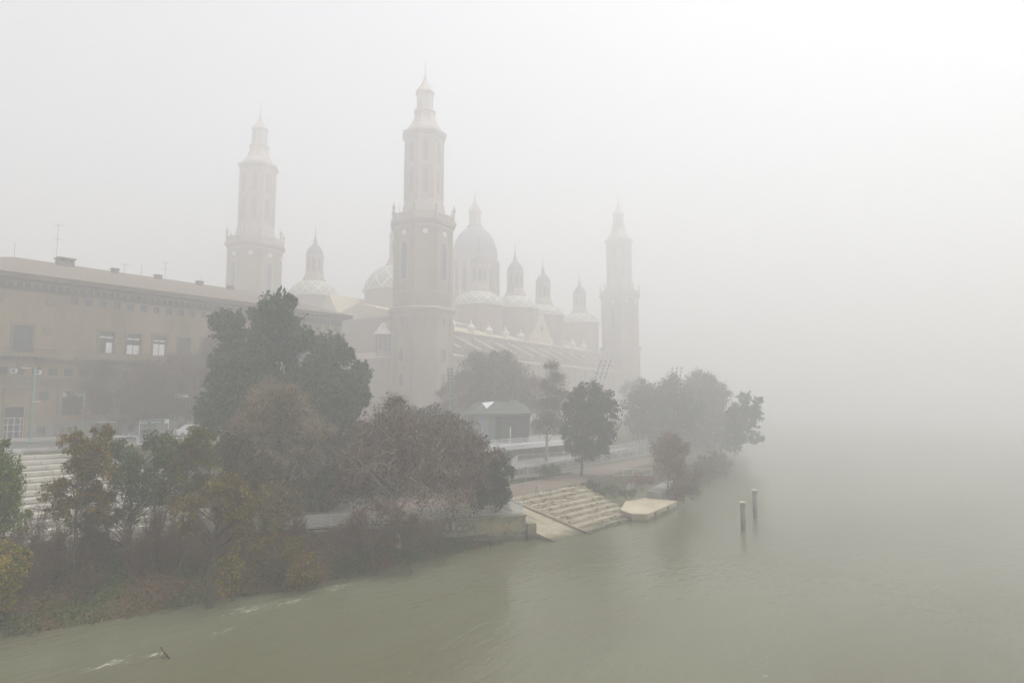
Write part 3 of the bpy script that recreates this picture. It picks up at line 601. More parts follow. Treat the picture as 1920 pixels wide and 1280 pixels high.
for i, a in enumerate(wins):
    kind, y0, y1, z0, z1 = a; xx = FX_ - (.34 if kind != 'attic' else .28); ym = (y0 + y1) / 2
    f = MB(); t = .09 if kind in ('tall', 'ground', 'door') else .06
    fm_ = WHITE if kind == 'door' else FRAME
    f.box(xx - .05, xx + .05, y0, y0 + t, z0, z1); f.box(xx - .05, xx + .05, y1 - t, y1, z0, z1); f.box(xx - .05, xx + .05, y0 + t, y1 - t, z0, z0 + t); f.box(xx - .05, xx + .05, y0 + t, y1 - t, z1 - t, z1)
    if kind == 'vent':
        f.box(xx, xx + .02, y0 + t, y1 - t, z0 + t, z1 - t); HL(f.build('cellar_vent', FRAME, hall)); continue
    if kind != 'door': f.box(xx - .04, xx + .04, ym - t / 2, ym + t / 2, z0 + t, z1 - t)
    if kind == 'tall': f.box(xx - .042, xx + .042, y0 + t, y1 - t, z0 + (z1 - z0) * .68, z0 + (z1 - z0) * .68 + .1)
    if kind == 'ground':
        f.box(xx - .042, xx + .042, y0 + t, y1 - t, z1 - .95, z1 - .85)
        f.box(xx - .041, xx + .041, y0 + (y1 - y0) * .3, y0 + (y1 - y0) * .3 + .08, z1 - .85, z1 - t)
    if kind == 'door':
        for q in (.2, .5, .8): f.box(xx - .04, xx + .04, y0 + (y1 - y0) * q, y0 + (y1 - y0) * q + .08, z0 + t, z0 + 3.0)
        for q in (1.0, 2.0, 3.0): f.box(xx - .045, xx + .045, y0 + t, y1 - t, z0 + q, z0 + q + .08)
    fo = HL(f.build('door' if kind == 'door' else 'window', fm_, hall))
    g = MB(); g.box(xx - .03, xx - .015, y0 + .02, y1 - .02, z0 + .02, z1 - .02); g.build('pane', GLASSD if kind in ('ground', 'door') else GLASSB, fo)
    if kind == 'tall' and (i - 25) in (0, 1, 2, 5, 7):
        b = MB(); hh = {0: 1.9, 1: 1.7, 2: 2.2}.get(i - 25, 1.5); b.box(xx - .012, xx + .012, ym + .06 if i == 25 else y0 + .1, y1 - .1, z0 + .1, z0 + hh)
        b.box(xx - .012, xx + .012, y0 + .1, y1 - .1, z0 + 2.6, z0 + 2.85); b.build('blind', BLIND, fo)
    if kind == 'ground' and i % 2 == 0:
        b = MB(); b.box(xx - .012, xx + .012, y0 + .1, y1 - .1, z1 - .8, z1 - .15); b.build('blind', BLIND, fo)
    if kind == 'tall':
        s_ = MB(); s_.box(FX_ + .003, FX_ + .14, y0 - .35, y1 + .35, z1, z1 + .45); s_.box(FX_ + .003, FX_ + .08, y0 - .35, y0, z0, z1); s_.box(FX_ + .003, FX_ + .08, y1, y1 + .35, z0, z1); s_.build('surround', BRICKD, fo)
# balconies with railings
for y0, y1, dz in ((21.0, 33.4, 1.25), (36.2, 84.5, 1.0)):
    b = MB(); b.box(FX_ + .003, FX_ + dz, y0, y1, 19.86, 20.1)
    if dz > 1.1:
        for q in np.arange(y0 + .6, y1, 2.4): b.add([(FX_, q, 19.8), (FX_, q + .3, 19.8), (FX_ + 1.1, q + .3, 19.8), (FX_ + 1.1, q, 19.8), (FX_, q, 18.4), (FX_, q + .3, 18.4)], [(0, 3, 2, 1), (4, 5, 2, 3), (0, 4, 3), (1, 2, 5)])
    bo = HL(b.build('balcony', TRIM, hall)); r = MB()
    r.bar((FX_ + dz - .08, y0 + .05, 21.1), (FX_ + dz - .08, y1 - .05, 21.1), .035); r.bar((FX_ + dz - .08, y0 + .05, 20.25), (FX_ + dz - .08, y1 - .05, 20.25), .03)
    for q in (y0 + .05, y1 - .05): r.bar((FX_ + .02, q, 21.1), (FX_ + dz - .08, q, 21.1), .03)
    for q in np.arange(y0 + .05, y1, .16): r.bar((FX_ + dz - .08, q, 20.1), (FX_ + dz - .08, q, 21.1), .014, 3)
    r.build('balcony_railing', FRAME, bo)
for y0, z0, rr in ((32.5, 28.55, .62), (32.5, 24.05, .62), (32.45, 14.1, .66), (26.0, 28.55, .62), (26.0, 24.05, .62)):
    g = MB(); cs = [2 * math.pi * j / 20 for j in range(20)]
    g.rings([[(FX_ + .003, y0 + rr * 1.15 * math.cos(a), z0 + rr * 1.15 * math.sin(a)) for a in cs], [(FX_ + .06, y0 + rr * 1.1 * math.cos(a), z0 + rr * 1.1 * math.sin(a)) for a in cs]])
    go = HL(g.build('roundel', BRICKD, hall)); g = MB()
    g.rings([[(FX_ + d, y0 + rr * .9 * math.cos(a), z0 + rr * .9 * math.sin(a)) for a in cs] for d in (.03, .075)]); g.build('roundel_disc', GLASSB if z0 < 20 else TRIM, go)
for y0, z0 in ((28.0, 17.4), (31.0, 17.3)):
    g = MB(); g.box(FX_ + .02, FX_ + .42, y0, y0 + .85, z0, z0 + .62); ac = HL(g.build('air_conditioner', WHITE, hall))
    g = MB(); cs = [2 * math.pi * j / 14 for j in range(14)]; g.rings([[(FX_ + d, y0 + .36 + .23 * math.cos(a), z0 + .31 + .23 * math.sin(a)) for a in cs] for d in (.41, .44)]); g.build('fan_grille', FRAME, ac)
#--PART3--
# ------------------------------------------------------------------ river structures
def mark(name, pts, z, m, parent, w=.05):
    pass
# quay wall with sprayed marks
QA, QB = (-47.5, 31.5), (-37.8, 49.8)
qd = Vector((QB[0] - QA[0], QB[1] - QA[1])).normalized(); qn = Vector((qd.y, -qd.x))     # qn points to the river
def Q(s, d): return (QA[0] + qd.x * s + qn.x * d, QA[1] + qd.y * s + qn.y * d)
QL = (Vector(QB) - Vector(QA)).length
STW = mat('mossy_stone', [(.085, .09, .05), (.17, .16, .10), (.25, .225, .155), (.13, .13, .075)], .95, .8, 9, .6, 4, tide=.5)
b = MB(); b.prism([Q(0, 0), Q(0, -1.0), Q(QL, -1.0), Q(QL, 0)], -1.2, 2.25)
b.prism([Q(0, .12), Q(0, -1.05), Q(QL + .05, -1.05), Q(QL + .05, .12)], 2.25, 2.4)
b.prism([Q(0, .16), Q(0, .004), Q(QL, .004), Q(QL, .16)], .9, 1.06)
b.prism([Q(0, .3), Q(0, .165), Q(QL - .2, .165), Q(QL - .2, .3)], -1.2, .55)
qw = tag(b.build('quay_wall', STW), 'mossy stone quay wall with sprayed graffiti under the slatted white railing', 'wall')
b = MB(); b.prism([Q(QL + .01, .5), Q(QL + .01, -1.2), Q(QL + .9, -1.2), Q(QL + .9, .5)], -1.2, 1.6); b.build('end_pier', STW, qw)
def graff(parent, s0, z0, word, h, col, seed):
    """word sprayed on the quay face"""
    cu = bpy.data.curves.new('graffiti', 'FONT'); cu.body = word; cu.size = h; cu.extrude = .003; cu.offset = .012 * h / .5
    cu.space_character = .92; cu.shear = .25
    o = text_mesh('graffiti', cu, col); o.parent = parent
    p = Q(s0, .012); ax = Vector((qd.x, qd.y, 0)); up = Vector((0, 0, 1)); nn = ax.cross(up)
    M = Matrix((ax, up, nn)).transposed().to_4x4(); M.translation = (p[0], p[1], z0); o.matrix_world = M; return o
GB_ = mat('spray_dark', [(.06, .06, .06), (.09, .09, .085)], .8, 4); GY = mat('spray_yellow', [(.33, .27, .07), (.26, .21, .06)], .8, 4)
graff(qw, QL - 8.5, 1.25, 'AXCOA', 1.0, GB_, 1); graff(qw, QL - 3.4, 1.12, 'MUNZ', .85, GY, 2); graff(qw, 6.0, 1.3, 'JSS', .9, GB_, 3)
def railing(name, pts, z, h, nbars, m, label, post=1.8, group=None, r=.022, vertical=False, parent=None, hs=None):
    root = parent or tag(empty(name, (pts[0][0], pts[0][1], z if not isinstance(z, (list, tuple)) else z[0])), label, 'railing', group)
    inv = Matrix.Translation(root.location).inverted()
    zz = z if isinstance(z, (list, tuple)) else [z] * len(pts)
    po = MB(); ba = MB(); ox, oy, oz = root.location
    for i in range(len(pts) - 1):
        p = Vector((pts[i][0] - ox, pts[i][1] - oy, zz[i] - oz)); q = Vector((pts[i + 1][0] - ox, pts[i + 1][1] - oy, zz[i + 1] - oz)); L = (q - p).length
        n = max(1, round(L / post))
        for k in range(n + (i == len(pts) - 2)): a = p.lerp(q, k / n); po.bar(a, a + Vector((0, 0, h)), r * 1.5, 6)
        ba.bar(p + Vector((0, 0, h)), q + Vector((0, 0, h)), r * 1.4, 6)
        if vertical:
            ba.bar(p + Vector((0, 0, .12)), q + Vector((0, 0, .12)), r, 4)
            for k in range(int(L / .14)): a = p.lerp(q, (k + .5) * .14 / L); ba.bar(a + Vector((0, 0, .12)), a + Vector((0, 0, h)), r * .5, 3)
        else:
            for j in range(nbars): zq = .1 + (h - .15) * j / nbars; ba.bar(p + Vector((0, 0, zq)), q + Vector((0, 0, zq)), r, 4)
    po.build('post', m, root); ba.build('rail', m, root); return root
railing('quay_railing', [Q(.1, -.5), Q(QL - .1, -.5), Q(QL - .1, -6.5)], 2.4, 1.1, 8, WHITE, 'white railing of many thin slats on top of the mossy quay wall', 2.6, r=.027)
rb = MB()
for k in range(34): a = k / 33; x, y = -52.3 + 3.9 * a + random.uniform(-.3, .3), 31.4 - .3 * a + random.uniform(-.5, .5); s = random.uniform(.18, .38); rb.lathe([(s * .6, 2.35), (s, 2.35 + s * .6), (s * .75, 2.5 + s), (s * .2, 2.6 + s * 1.1)], 6, (x, y), random.random() * 3)
tag(rb.build('loose_stones', STONE), 'row of rough pale stones at the near end of the slatted quay railing', 'stones', kind='stuff')

# ramp and stepped seating going down into the river
b = MB(); b.add([(-45.2, 50.9, 2.42), (-45.2, 55.9, 2.42), (-33.6, 55.9, -.35), (-33.6, 50.9, -.35), (-45.2, 50.9, -1.5), (-45.2, 55.9, -1.5), (-33.6, 55.9, -1.5), (-33.6, 50.9, -1.5)], [(0, 3, 2, 1), (4, 5, 6, 7), (0, 1, 5, 4), (1, 2, 6, 5), (2, 3, 7, 6), (3, 0, 4, 7)])
b.beam((-45.2, 56.05, 2.5), (-34.2, 56.05, -.1), .3, .3)
tag(b.build('slipway', STEPY), 'smooth stone slipway between the quay wall and the broad river steps', 'ramp')
b = MB(); NS = 9
for k in range(NS):
    x0 = -45.6 + k * 1.2; z = 2.42 - k * .275; y1 = 71.5 - k * .55
    yy = 56.25
    while yy < y1:       # blocks of slightly different height and wear
        y2 = min(y1, yy + random.uniform(1.6, 3.2)); dz = random.uniform(-.06, .03)
        b.box(x0, x0 + 1.2 + random.uniform(-.24, .10), yy, y2 - random.uniform(.01, .06), -1.5, z + dz)
        if random.random() < .3: b.box(x0 + 1.0, x0 + 1.34, yy + .2, y2 - .3, -1.5, z + dz - .13); yy = y2
bs = tag(b.build('river_steps', STEPY), 'broad worn stone steps leading down into the river', 'steps')
g = MB()   # weeds in the step joints
for _ in range(2600):
    k = random.randrange(NS); x = -45.6 + k * 1.2 + random.choice([0.03, 1.17, random.uniform(0, 1.2)]) ; y = random.uniform(56.3, 71 - k * .5); z = 2.42 - k * .275 - (.25 if random.random() < .3 else 0)
    if math.sin(x * 2.1 + 3 * math.sin(y * .7)) + math.sin(y * 1.9) < .2: continue
    s = random.uniform(.03, .09); g.add([(x - s, y, z - .02), (x + s, y + s * .4, z - .02), (x + random.uniform(-s, s), y + random.uniform(-s, s), z + s * 1.3)], [(0, 1, 2)])
tag(g.build('step_weeds', mat('dry_weeds', [(.11, .10, .055), (.18, .15, .09)], .9, 2)), 'dry weeds growing in the joints of the river steps', 'weeds', kind='stuff')
PLT = mat('sandstone_platform', [(.30, .26, .18), (.42, .36, .26), (.47, .42, .31)], .9, .35, 8, .3, 4, tide=.3)
b = MB(); pp = [(-32.9, 65.5), (-34.3, 76.2), (-38.6, 76.4), (-39.2, 72.2), (-36.6, 66.2), (-34.4, 64.6)][::1]
b.prism(pp, -1.5, .72); pt = tag(b.build('landing_platform', PLT), 'pale stone landing platform marked with a dark letter T at the river edge', 'platform')
b = MB(); cx = sum(p[0] for p in pp) / 6; cy = sum(p[1] for p in pp) / 6
b.prism([(cx + (x - cx) * 1.02, cy + (y - cy) * 1.02) for x, y in pp], .72, .87); b.build('coping', PLT, pt)
pdv = Vector((-34.3 + 32.9, 76.2 - 65.5)).normalized()
for s, sc in ((2.6, .62), (7.2, .62)):
    p = (-32.9 + pdv.x * s + .06, 65.5 + pdv.y * s); g = MB()
    def T2(a, z): return (p[0] + pdv.x * a, p[1] + pdv.y * a, z)
    def strip(a0, z0, a1, z1, wd):
        d = Vector((a1 - a0, z1 - z0)); d.normalize(); n2 = Vector((-d.y, d.x)) * wd
        q = [T2(a0 + n2.x, z0 + n2.y), T2(a1 + n2.x, z1 + n2.y), T2(a1 - n2.x, z1 - n2.y), T2(a0 - n2.x, z0 - n2.y)]
        q = [(x - .04, y, z) for x, y, z in q]; q2 = [(x + .055, y, z) for x, y, z in q]; g.rings([q, q2])
    strip(-.45, .62, .45, .65, .08); strip(.02, .60, .0, .08, .08); strip(-.40, .60, -.34, .40, .06)
    g.build('painted_letter', GB_, pt)
# two capped posts standing in the water
for i, (x, y, h) in enumerate(((-23.2, 67.6, 2.9), (-25.0, 77.0, 3.0))):
    t = tag(empty('mooring_post', (x, y, -.2)), ['nearer grey capped concrete post standing in the river', 'farther grey capped concrete post standing in the river'][i], 'post', 'capped posts in the river')
    g = MB(); g.lathe([(.25, -1.2), (.245, h - .1)], 16); g.lathe([(.27, .5), (.27, .62)], 16); g.build('shaft', mat('wet_concrete', [(.09, .09, .08), (.17, .17, .155), (.14, .14, .13)], .8, 1.6, 6), t, True)
    g = MB(); g.lathe([(.27, h - .1), (.34, h), (.34, h + .12), (.1, h + .2)], 16); g.build('cap', STONE, t)
# snag
g = MB()
def sp(px, py, dep=34.1): x, y = at(px, dep); return (x, y, zat(py, dep))
for a_, b_, r1_, r2_ in (((353, 1226), (345, 1214), .065, .06), ((345, 1214), (336, 1203), .06, .05), ((336, 1203), (330, 1196), .045, .03), ((330, 1196), (327, 1192), .03, .04), ((334, 1201), (329, 1219), .022, .014), ((337, 1205), (332, 1218), .026, .016), ((341, 1209), (338, 1202), .02, .01)): g.bar(sp(*a_), sp(*b_), r1_, 6, r2_)
tag(g.build('driftwood_branch', BARK), 'dark forked dead branch sticking up out of the river', 'branch')
# ------------------------------------------------------------------ big white stair at left, gallery, pavilion
b = MB(); ris = []; n = 13
for k in range(n):
    ri = MB(); ris.append(ri); x0 = -84 + k * 1.9; z = 7.84 - (k + 1) * (5.3 / n)
    yy = -40.0
    while yy < 30.9:
        y2 = min(30.9, yy + 2.4); zt_ = z + random.uniform(-.012, .01); b.box(x0, x0 + 1.9, yy, y2 - .015, z - .9, zt_)
        ri.box(x0 + 1.45, x0 + 1.94, yy + .01, y2 - .03, z - .33 - random.uniform(0, .02), zt_ + .02); yy = y2
rst_ = tag(b.build('riverside_stair', mat('skylight_offset_treads', [(.17, .155, .125), (.25, .23, .19), (.30, .28, .24)], .9, .6, 8)), 'wide white stone steps going down from the street behind the left trees', 'steps')  # treads coloured darker to offset the skylight they catch
b = MB(); b.box(-84.2, -83.8, -40, 21.6, 6.0, 8.0); b.add([(-83.8, 21.6, 8), (-83.8, 21.6, 6.5), (-80.5, 21.6, 6.5)], [(0, 1, 2)])
gwall = tag(b.build('parapet_wall', mat('grey_white_wall', [(.42, .44, .43), (.55, .56, .54)], .9, .8, 7)), 'low whitish graffitied wall at the top of the riverside steps', 'wall')
for y0, wd_, zz in ((15.5, 'RASK', 7.1), (18.6, 'OEM', 7.2)):
    cu = bpy.data.curves.new('graffiti', 'FONT'); cu.body = wd_; cu.size = .75; cu.extrude = .003; o = text_mesh('graffiti', cu, mat('spray_blue', [(.10, .12, .20), (.14, .15, .22)], .8, 3))
    o.parent = gwall; M = Matrix(((0, 0, 1), (1, 0, 0), (0, 1, 0))).to_4x4(); M.translation = (-83.79, y0, zz); o.matrix_world = M
for ri in ris: ri.build('step_block', mat('shade_offset_step_fronts', [(.46, .43, .38), (.56, .53, .47), (.62, .59, .53)], .85, .6, 8), rst_)  # step fronts coloured lighter to offset the shade on upright faces
GREY = mat('galvanised_steel', [(.22, .24, .25), (.30, .32, .33)], .5, 3)
railing('street_railing', [(-86, -20), (-86, 27.2)], 7.84, 1.15, 4, GREY, 'grey street railing above the riverside steps, by the teal lamp post', 2.3, r=.02)
railing('crossing_railing', [(-88.5, 31.0), (-88.5, 34.8)], 7.84, 1.0, 0, WHITE, 'short white railing by the street, right of the grey cabinet', 1.8, r=.035)
railing('terrace_railing', [(-58.7, 31.3), (-59.0, 60.5)], 4.95, 1.1, 7, WHITE, 'white slatted railing along the terrace above the dark gallery', 2.2, r=.02)
railing('kerb_railing', [(-94.2, 40.6), (-96.5, 52)], 7.7, .35, 0, WHITE, 'very low white rail on the kerb in front of the white van', 3, r=.03)
ub = tag(empty('utility_cabinet', (-85.3, 26.2, 7.84), .3), 'grey metal utility cabinet beside the street railing', 'cabinet')
g = MB(); g.box(-.35, .35, -.75, .75, .1, 1.75); g.box(-.3, .3, -.7, .7, 0, .1); g.build('body', GREY, ub); g = MB(); g.box(.352, .37, -.7, -.02, .2, 1.65); g.box(.352, .37, .02, .7, .2, 1.65); g.build('door', GREY, ub); g = MB(); g.box(-.4, .42, -.8, .8, 1.75, 1.82); g.build('lid', GREY, ub)
# gallery under the near terrace
ga = tag(empty('gallery', (-60, 45, 2.4)), 'dark open gallery with columns under the near terrace', 'gallery')
g = MB()
g.box(-4.9, -4.6, -13.8, 15.6, .0, 2.2); g.build('back_wall', BRICKD, ga)
for k in range(9): c = MB(); y = -13.3 + k * 3.5; c.box(.5, .85, y, y + .35, 0, 2.2); c.build('column', TRIM, ga)
g = MB(); g.box(-4.5, 1.2, -13.8, 15.6, .0, .08); g.build('floor', PAVE, ga)
# restaurant glass front below the upper terrace
re = tag(empty('restaurant_front', (-67.2, 61.5, 3.5)), 'long dark glazed restaurant front under the upper terrace', 'building')
g = MB(); g.box(-.1, 0, 0, 54, 0, 2.28); g.build('glazing', GLASSD, re)
g = MB()
for k in range(28): g.box(.002, .07, k * 2 - .04, k * 2 + .04, .05, 2.28)
g.box(.003, .06, 0, 54, 0, .05); g.build('mullions', FRAME, re)
g = MB(); g.box(-.1, 2.0, -.4, 54.6, 2.3, 2.62); g.box(2.0, 2.12, -.4, 54.6, 1.95, 2.72); g.build('canopy', WHITE, re)
railing('upper_terrace_railing', [(-65.3, 61.2), (-65.3, 90)], 6.1, 1.1, 6, WHITE, 'white railing round the terrace of the dark roofed pavilion', 1.7, r=.03)
railing('far_terrace_railing', [(-65.3, 90.4), (-66.2, 115.5)], 6.1, 1.1, 3, WHITE, 'white railing on the upper terrace right of the pale poplar', 1.7, r=.025)
railing('stair_railing', [(-60.5, 76.5), (-64.6, 83), (-61.2, 95.5)], 3.5, 1.1, 2, WHITE, 'white railing of vertical bars on the restaurant terrace', 1.6, vertical=True, r=.022)
# lattice parapet
lp = tag(empty('lattice_parapet', (-56.6, 71.3, 2.46)), 'long white concrete parapet with lattice openings beside the red path', 'parapet')
A = Vector((0, 0, 0)); B = Vector((-60.6 + 56.6, 123 - 71.3, 0)); L = (B - A).length; d = (B - A).normalized(); fr_ = MB(); la = MB()
def hh(t): return 1.35 + .55 * t
for k in range(24):
    t0, t1 = k / 24, (k + 1) / 24; fr_.beam(A.lerp(B, t0) + Vector((0, 0, hh(t0))), A.lerp(B, t1) + Vector((0, 0, hh(t1))), .3, .13)
for t0 in [k / 13 for k in range(14)]: a = A.lerp(B, t0); fr_.beam((a.x - d.x * .15, a.y - d.y * .15, hh(t0) / 2 - .07), (a.x + d.x * .15, a.y + d.y * .15, hh(t0) / 2 - .07), .24, hh(t0) - .0)
fr_.beam(A + Vector((0, 0, .08)), B + Vector((0, 0, .08)), .26, .16)
s = .2; random.seed(3)
while s < L - .6:
    t = s / L; a = A.lerp(B, t); st = random.choice([.0, .45, -.45, .28]); e_ = a + d * st
    la.bar((a.x, a.y, .15), (e_.x, e_.y, hh(t) - .06), .055, 4); s += random.choice([.27, .36, .5])
WW = mat('weathered_white', [(.30, .30, .28), (.42, .42, .40)], .9, 1.5, 7)
fr_.build('frame', WW, lp); la.build('lattice', WW, lp)
bk = MB(); bk.beam(A + Vector((-.45, 0, .55)), B + Vector((-.45, 0, .55)), .1, .9); bk.build('backing_wall', PAVE, lp)
railing('ramp_railing', [(-57.4, 96), (-60.9, 122)], [4.2, 4.5], 1.0, 3, WHITE, 'white railing above the far end of the lattice parapet', 2, r=.025)

# pavilion on the upper terrace
pxy = at(933, 116)
pv_ = tag(empty('pavilion', (pxy[0], pxy[1], 6.1), YAW + .10), 'small glazed pavilion with a dark folded zinc roof on the terrace', 'pavilion')
def wallp(name, x0, x1, y0, y1, m, ti=0, z1=4.6, par=pv_):
    g = MB(); g.add([(x0, y0, 0), (x1, y1, 0), (x1 + ti, y1, z1), (x0 - (0 if ti == 0 else 0), y0, z1), (x0, y0 + .12, 0), (x1, y1 + .12, 0), (x1 + ti, y1 + .12, z1), (x0, y0 + .12, z1)], [(0, 1, 2, 3), (7, 6, 5, 4), (0, 4, 5, 1), (2, 6, 7, 3), (1, 5, 6, 2), (3, 7, 4, 0)]); return g.build(name, m, par)
LG = mat('pale_glass', [(.20, .23, .22), (.27, .30, .28)], .3, .8)
wallp('wall_panel', -4.4, -3.5, -2.6, -2.9, LG); wallp('wall_panel', -3.45, -2.6, -2.9, -2.95, mat('blue_poster', [(.12, .15, .34), (.3, .34, .42)], .6, .5)); wallp('wall_panel', -2.55, -1.75, -2.95, -3, LG)
wallp('glass_panel', -1.7, -.6, -3.0, -3.0, mat('teal_glass', [(.10, .17, .16), (.12, .20, .19)], .3, 1)); wallp('glass_panel', -.55, .5, -3, -3, GLASSD)
wallp('glass_panel', .55, 2.9, -3, -2.9, GLASSB); wallp('glass_panel', 2.95, 5.3, -2.9, -2.2, GLASSD, .35)
wallp('glass_panel', -5.4, -4.45, -1.6, -2.6, GLASSB, 0)
g = MB(); g.prism([(-5.35, -1.5), (-4.4, -2.5), (5.2, -2.1), (5.2, 3.4), (-5.35, 3.4)], 0.02, 4.55); g.build('core', GLASSD, pv_)
g = MB()
for x in (-.55, 2.92, .95): g.box(x - .04, x + .04, -3.07, -3.0, 0, 4.6)
g.box(.95, 3.9, -3.09, -3.02, 3.6, 3.72); g.build('mullions', FRAME, pv_)
g = MB(); g.lathe([(.11, -.1), (.11, 2.6), (.14, 2.62), (.14, 2.7)], 10, (1.9, -4.2)); g.build('bollard_light', WHITE, pv_)
# folded roof
V = [(-6.6, -2.6, 4.6), (-5.2, -3.9, 4.6), (5.6, -3.6, 4.75), (6.1, 3.9, 4.6), (-6.0, 3.9, 4.6), (-4.0, .3, 7.0), (-3.0, -1.6, 6.9), (-2.1, -2.7, 5.9), (-.6, -1.2, 7.15), (4.6, -.6, 6.85), (5.3, -1.6, 6.2), (0, 2.0, 7.1), (-6.3, -2.5, 5.05), (-5.1, -3.8, 5.0), (5.6, -3.5, 5.1), (6.1, 3.9, 5.0), (-6.0, 3.9, 5.0)]
F_ = [(0, 4, 3, 2, 1), (0, 1, 13, 12), (1, 2, 14, 13), (2, 3, 15, 14), (3, 4, 16, 15), (4, 0, 12, 16), (12, 13, 7, 6, 5), (13, 14, 10, 7), (7, 10, 9, 8), (14, 15, 9, 10), (15, 16, 11, 9), (9, 11, 8), (16, 12, 5), (16, 5, 11), (5, 6, 8, 11)]
g = MB(); g.add(V, F_); ro_ = g.build('roof', KROOF, pv_)
g = MB(); g.add([(-3.0, -1.62, 6.92), (-2.1, -2.74, 5.92), (-.6, -1.22, 7.17), (-3.0, -1.5, 6.9), (-2.1, -2.6, 5.9), (-.6, -1.1, 7.15)], [(0, 1, 2), (3, 5, 4), (0, 3, 4, 1), (1, 4, 5, 2), (2, 5, 3, 0)]); g.build('roof_light', WHITE, ro_)
g = MB(); g.box(2.4, 3.9, .2, 1.4, 6.6, 7.4); g.build('roof_unit', GREY, ro_)

# ------------------------------------------------------------------ lamps and masts
def lamp(name, px, dep, zb, zt, arm, label, m=TEAL, r=.11):
    x, y = at(px, dep); t = tag(empty(name, (x, y, zb)), label, 'street lamp'); h = zt - zb
    g = MB(); g.lathe([(r * 1.8, 0), (r * 1.8, .25), (r * 1.3, .3), (r * 1.2, 1.4), (r, 1.5), (r * .7, h)], 10); g.build('pole', m, t, True)
    if arm:
        ax, ay = -R2[0] * arm, -R2[1] * arm; g = MB(); g.bar((0, 0, h - .15), (ax * .85, ay * .85, h - .12), .04, 6); g.build('arm', m, t)
        g = MB(); g.beam((ax * .45, ay * .45, h - .1), (ax * 1.1, ay * 1.1, h - .02), .32, .12); g.build('lamp_head', WHITE, t)
    return t
L1 = lamp('street_lamp', 66, 84, 7.7, 17.6, 1.6, 'tall teal lamp post with one arm in front of the brick building door')
x, y = at(71, 84); g = MB(); g.beam((0, 0, 5.4), (R2[0] * .9, R2[1] * .9, 5.5), .3, .1); g.build('lower_lamp_head', WHITE, L1)
L2 = lamp('street_lamp', 161, 96, 7.7, 14.8, 0, 'short teal post with a blue and red sign in front of the brick facade', r=.1)
g = MB()
for z, c in ((4.0, 0), (3.2, 0)): g.prism([(R2[0] * a + F2[0] * -.12, R2[1] * a + F2[1] * -.12) for a in (-.3, .3)] + [(R2[0] * a + F2[0] * -.16, R2[1] * a + F2[1] * -.16) for a in (.3, -.3)], z - .3, z + .3)
g.build('sign_plate', mat('blue_sign', [(.03, .05, .16), (.3, .06, .06)], .5, 1.2), L2)
def flood(px, dep, zb, zt, label):
    x, y = at(px, dep); t = tag(empty('floodlight_mast', (x, y, zb)), label, 'floodlight'); h = zt - zb
    g = MB(); g.lathe([(.25, 0), (.2, .5), (.17, h * .6), (.1, h)], 10); g.build('pole', TEAL, t, True)
    for r_ in range(5):
        for s_ in (-1, 1):
            z = h - .35 - r_ * .62; g = MB(); cx, cy = R2[0] * s_ * .38, R2[1] * s_ * .38
            g.bar((0, 0, z), (cx, cy, z), .03); g.bar((cx - F2[0] * .25, cy - F2[1] * .25, z - .05), (cx + F2[0] * .15, cy + F2[1] * .15, z + .05), .24, 8, .16); g.build('floodlight', FRAME, t)
flood(844, 122, 6.1, zat(688, 122), 'teal mast with a cluster of floodlights left of the pavilion')
def prong(px, dep, zb, pyt, lean, label):
    x, y = at(px, dep); t = tag(empty('lighting_mast', (x, y, zb), YAW), label, 'floodlight'); h = zat(pyt, dep) - zb
    g = MB(); g.bar((0, 0, 0), (lean * .35, 0, h * .6), .16, 8, .1)
    for s_ in (-1, 0, 1):
        pts = [(lean * .35, 0, h * .6), (lean * .5 + s_ * 1.0, 0, h * .72), (lean * .75 + s_ * 1.05, 0, h * .88), (lean + s_ * 1.1, 0, h)]
        for a, b2 in zip(pts, pts[1:]): g.bar(a, b2, .07, 6, .06)
    g.build('pole', GREY, t)
    for s_ in (-1, 0, 1):
        for k in range(5): q = .74 + k * .055; g = MB(); xx = lean * (.5 + (q - .72) * 1.78) + s_ * 1.03; g.bar((xx - .3, 0, h * q), (xx - .02, 0, h * q + .06), .13, 6, .16); g.build('floodlight', FRAME, t)
prong(1262, 150, 6.5, 686, 1.1, 'grey three pronged lighting mast rising above the foggy trees')
prong(1112, 142, 6.5, 672, 3.2, 'leaning three pronged lighting mast in front of the basilica wall')
# slim posts near the steps
for px, dep, zb, pt_, pb_, lab in ((1008, 78, 2.45, 862, 915, 'thin grey pole on the red path above the river steps'), (1244, 80, 1.2, 890, 932, 'slim grey post at the end of the landing platform')):
    x, y = at(px, dep); t = tag(empty('path_post', (x, y, zb)), lab, 'post'); h = zat(pt_, dep) - zb; g = MB(); g.lathe([(.07, 0), (.05, .2), (.035, h)], 8); g.build('shaft', GREY, t)
    g = MB(); g.lathe([(.09, 0), (.09, .08)], 8); g.build('foot', GREY, t)
# rack with a round hoop beside the red path
x, y = at(1008, 75.5); t = tag(empty('lifebuoy_stand', (x, y, 2.46), YAW), 'small grey metal stand with a ring beside the top of the river steps', 'stand')
g = MB(); g.box(-.55, .55, -.3, .3, 0, .05); g.bar((-.3, 0, .05), (-.15, 0, .95), .045); g.bar((.1, 0, .05), (-.15, 0, .95), .045); g.bar((-.15, 0, .95), (.1, 0, 1.05), .04); g.bar((-.3, .1, .3), (.4, .1, .3), .03); g.build('frame', GREY, t)
g = MB(); g.rings([[(.2 + (.3 + .06 * math.cos(b2)) * math.cos(a), .06 * math.sin(b2) - .08, .8 + (.3 + .06 * math.cos(b2)) * math.sin(a)) for b2 in [2 * math.pi * j / 8 for j in range(8)]] for a in [2 * math.pi * k / 16 for k in range(17)]], False); g.build('ring', mat('faded_ring', [(.35, .27, .2), (.45, .40, .33)], .7, 2), t)

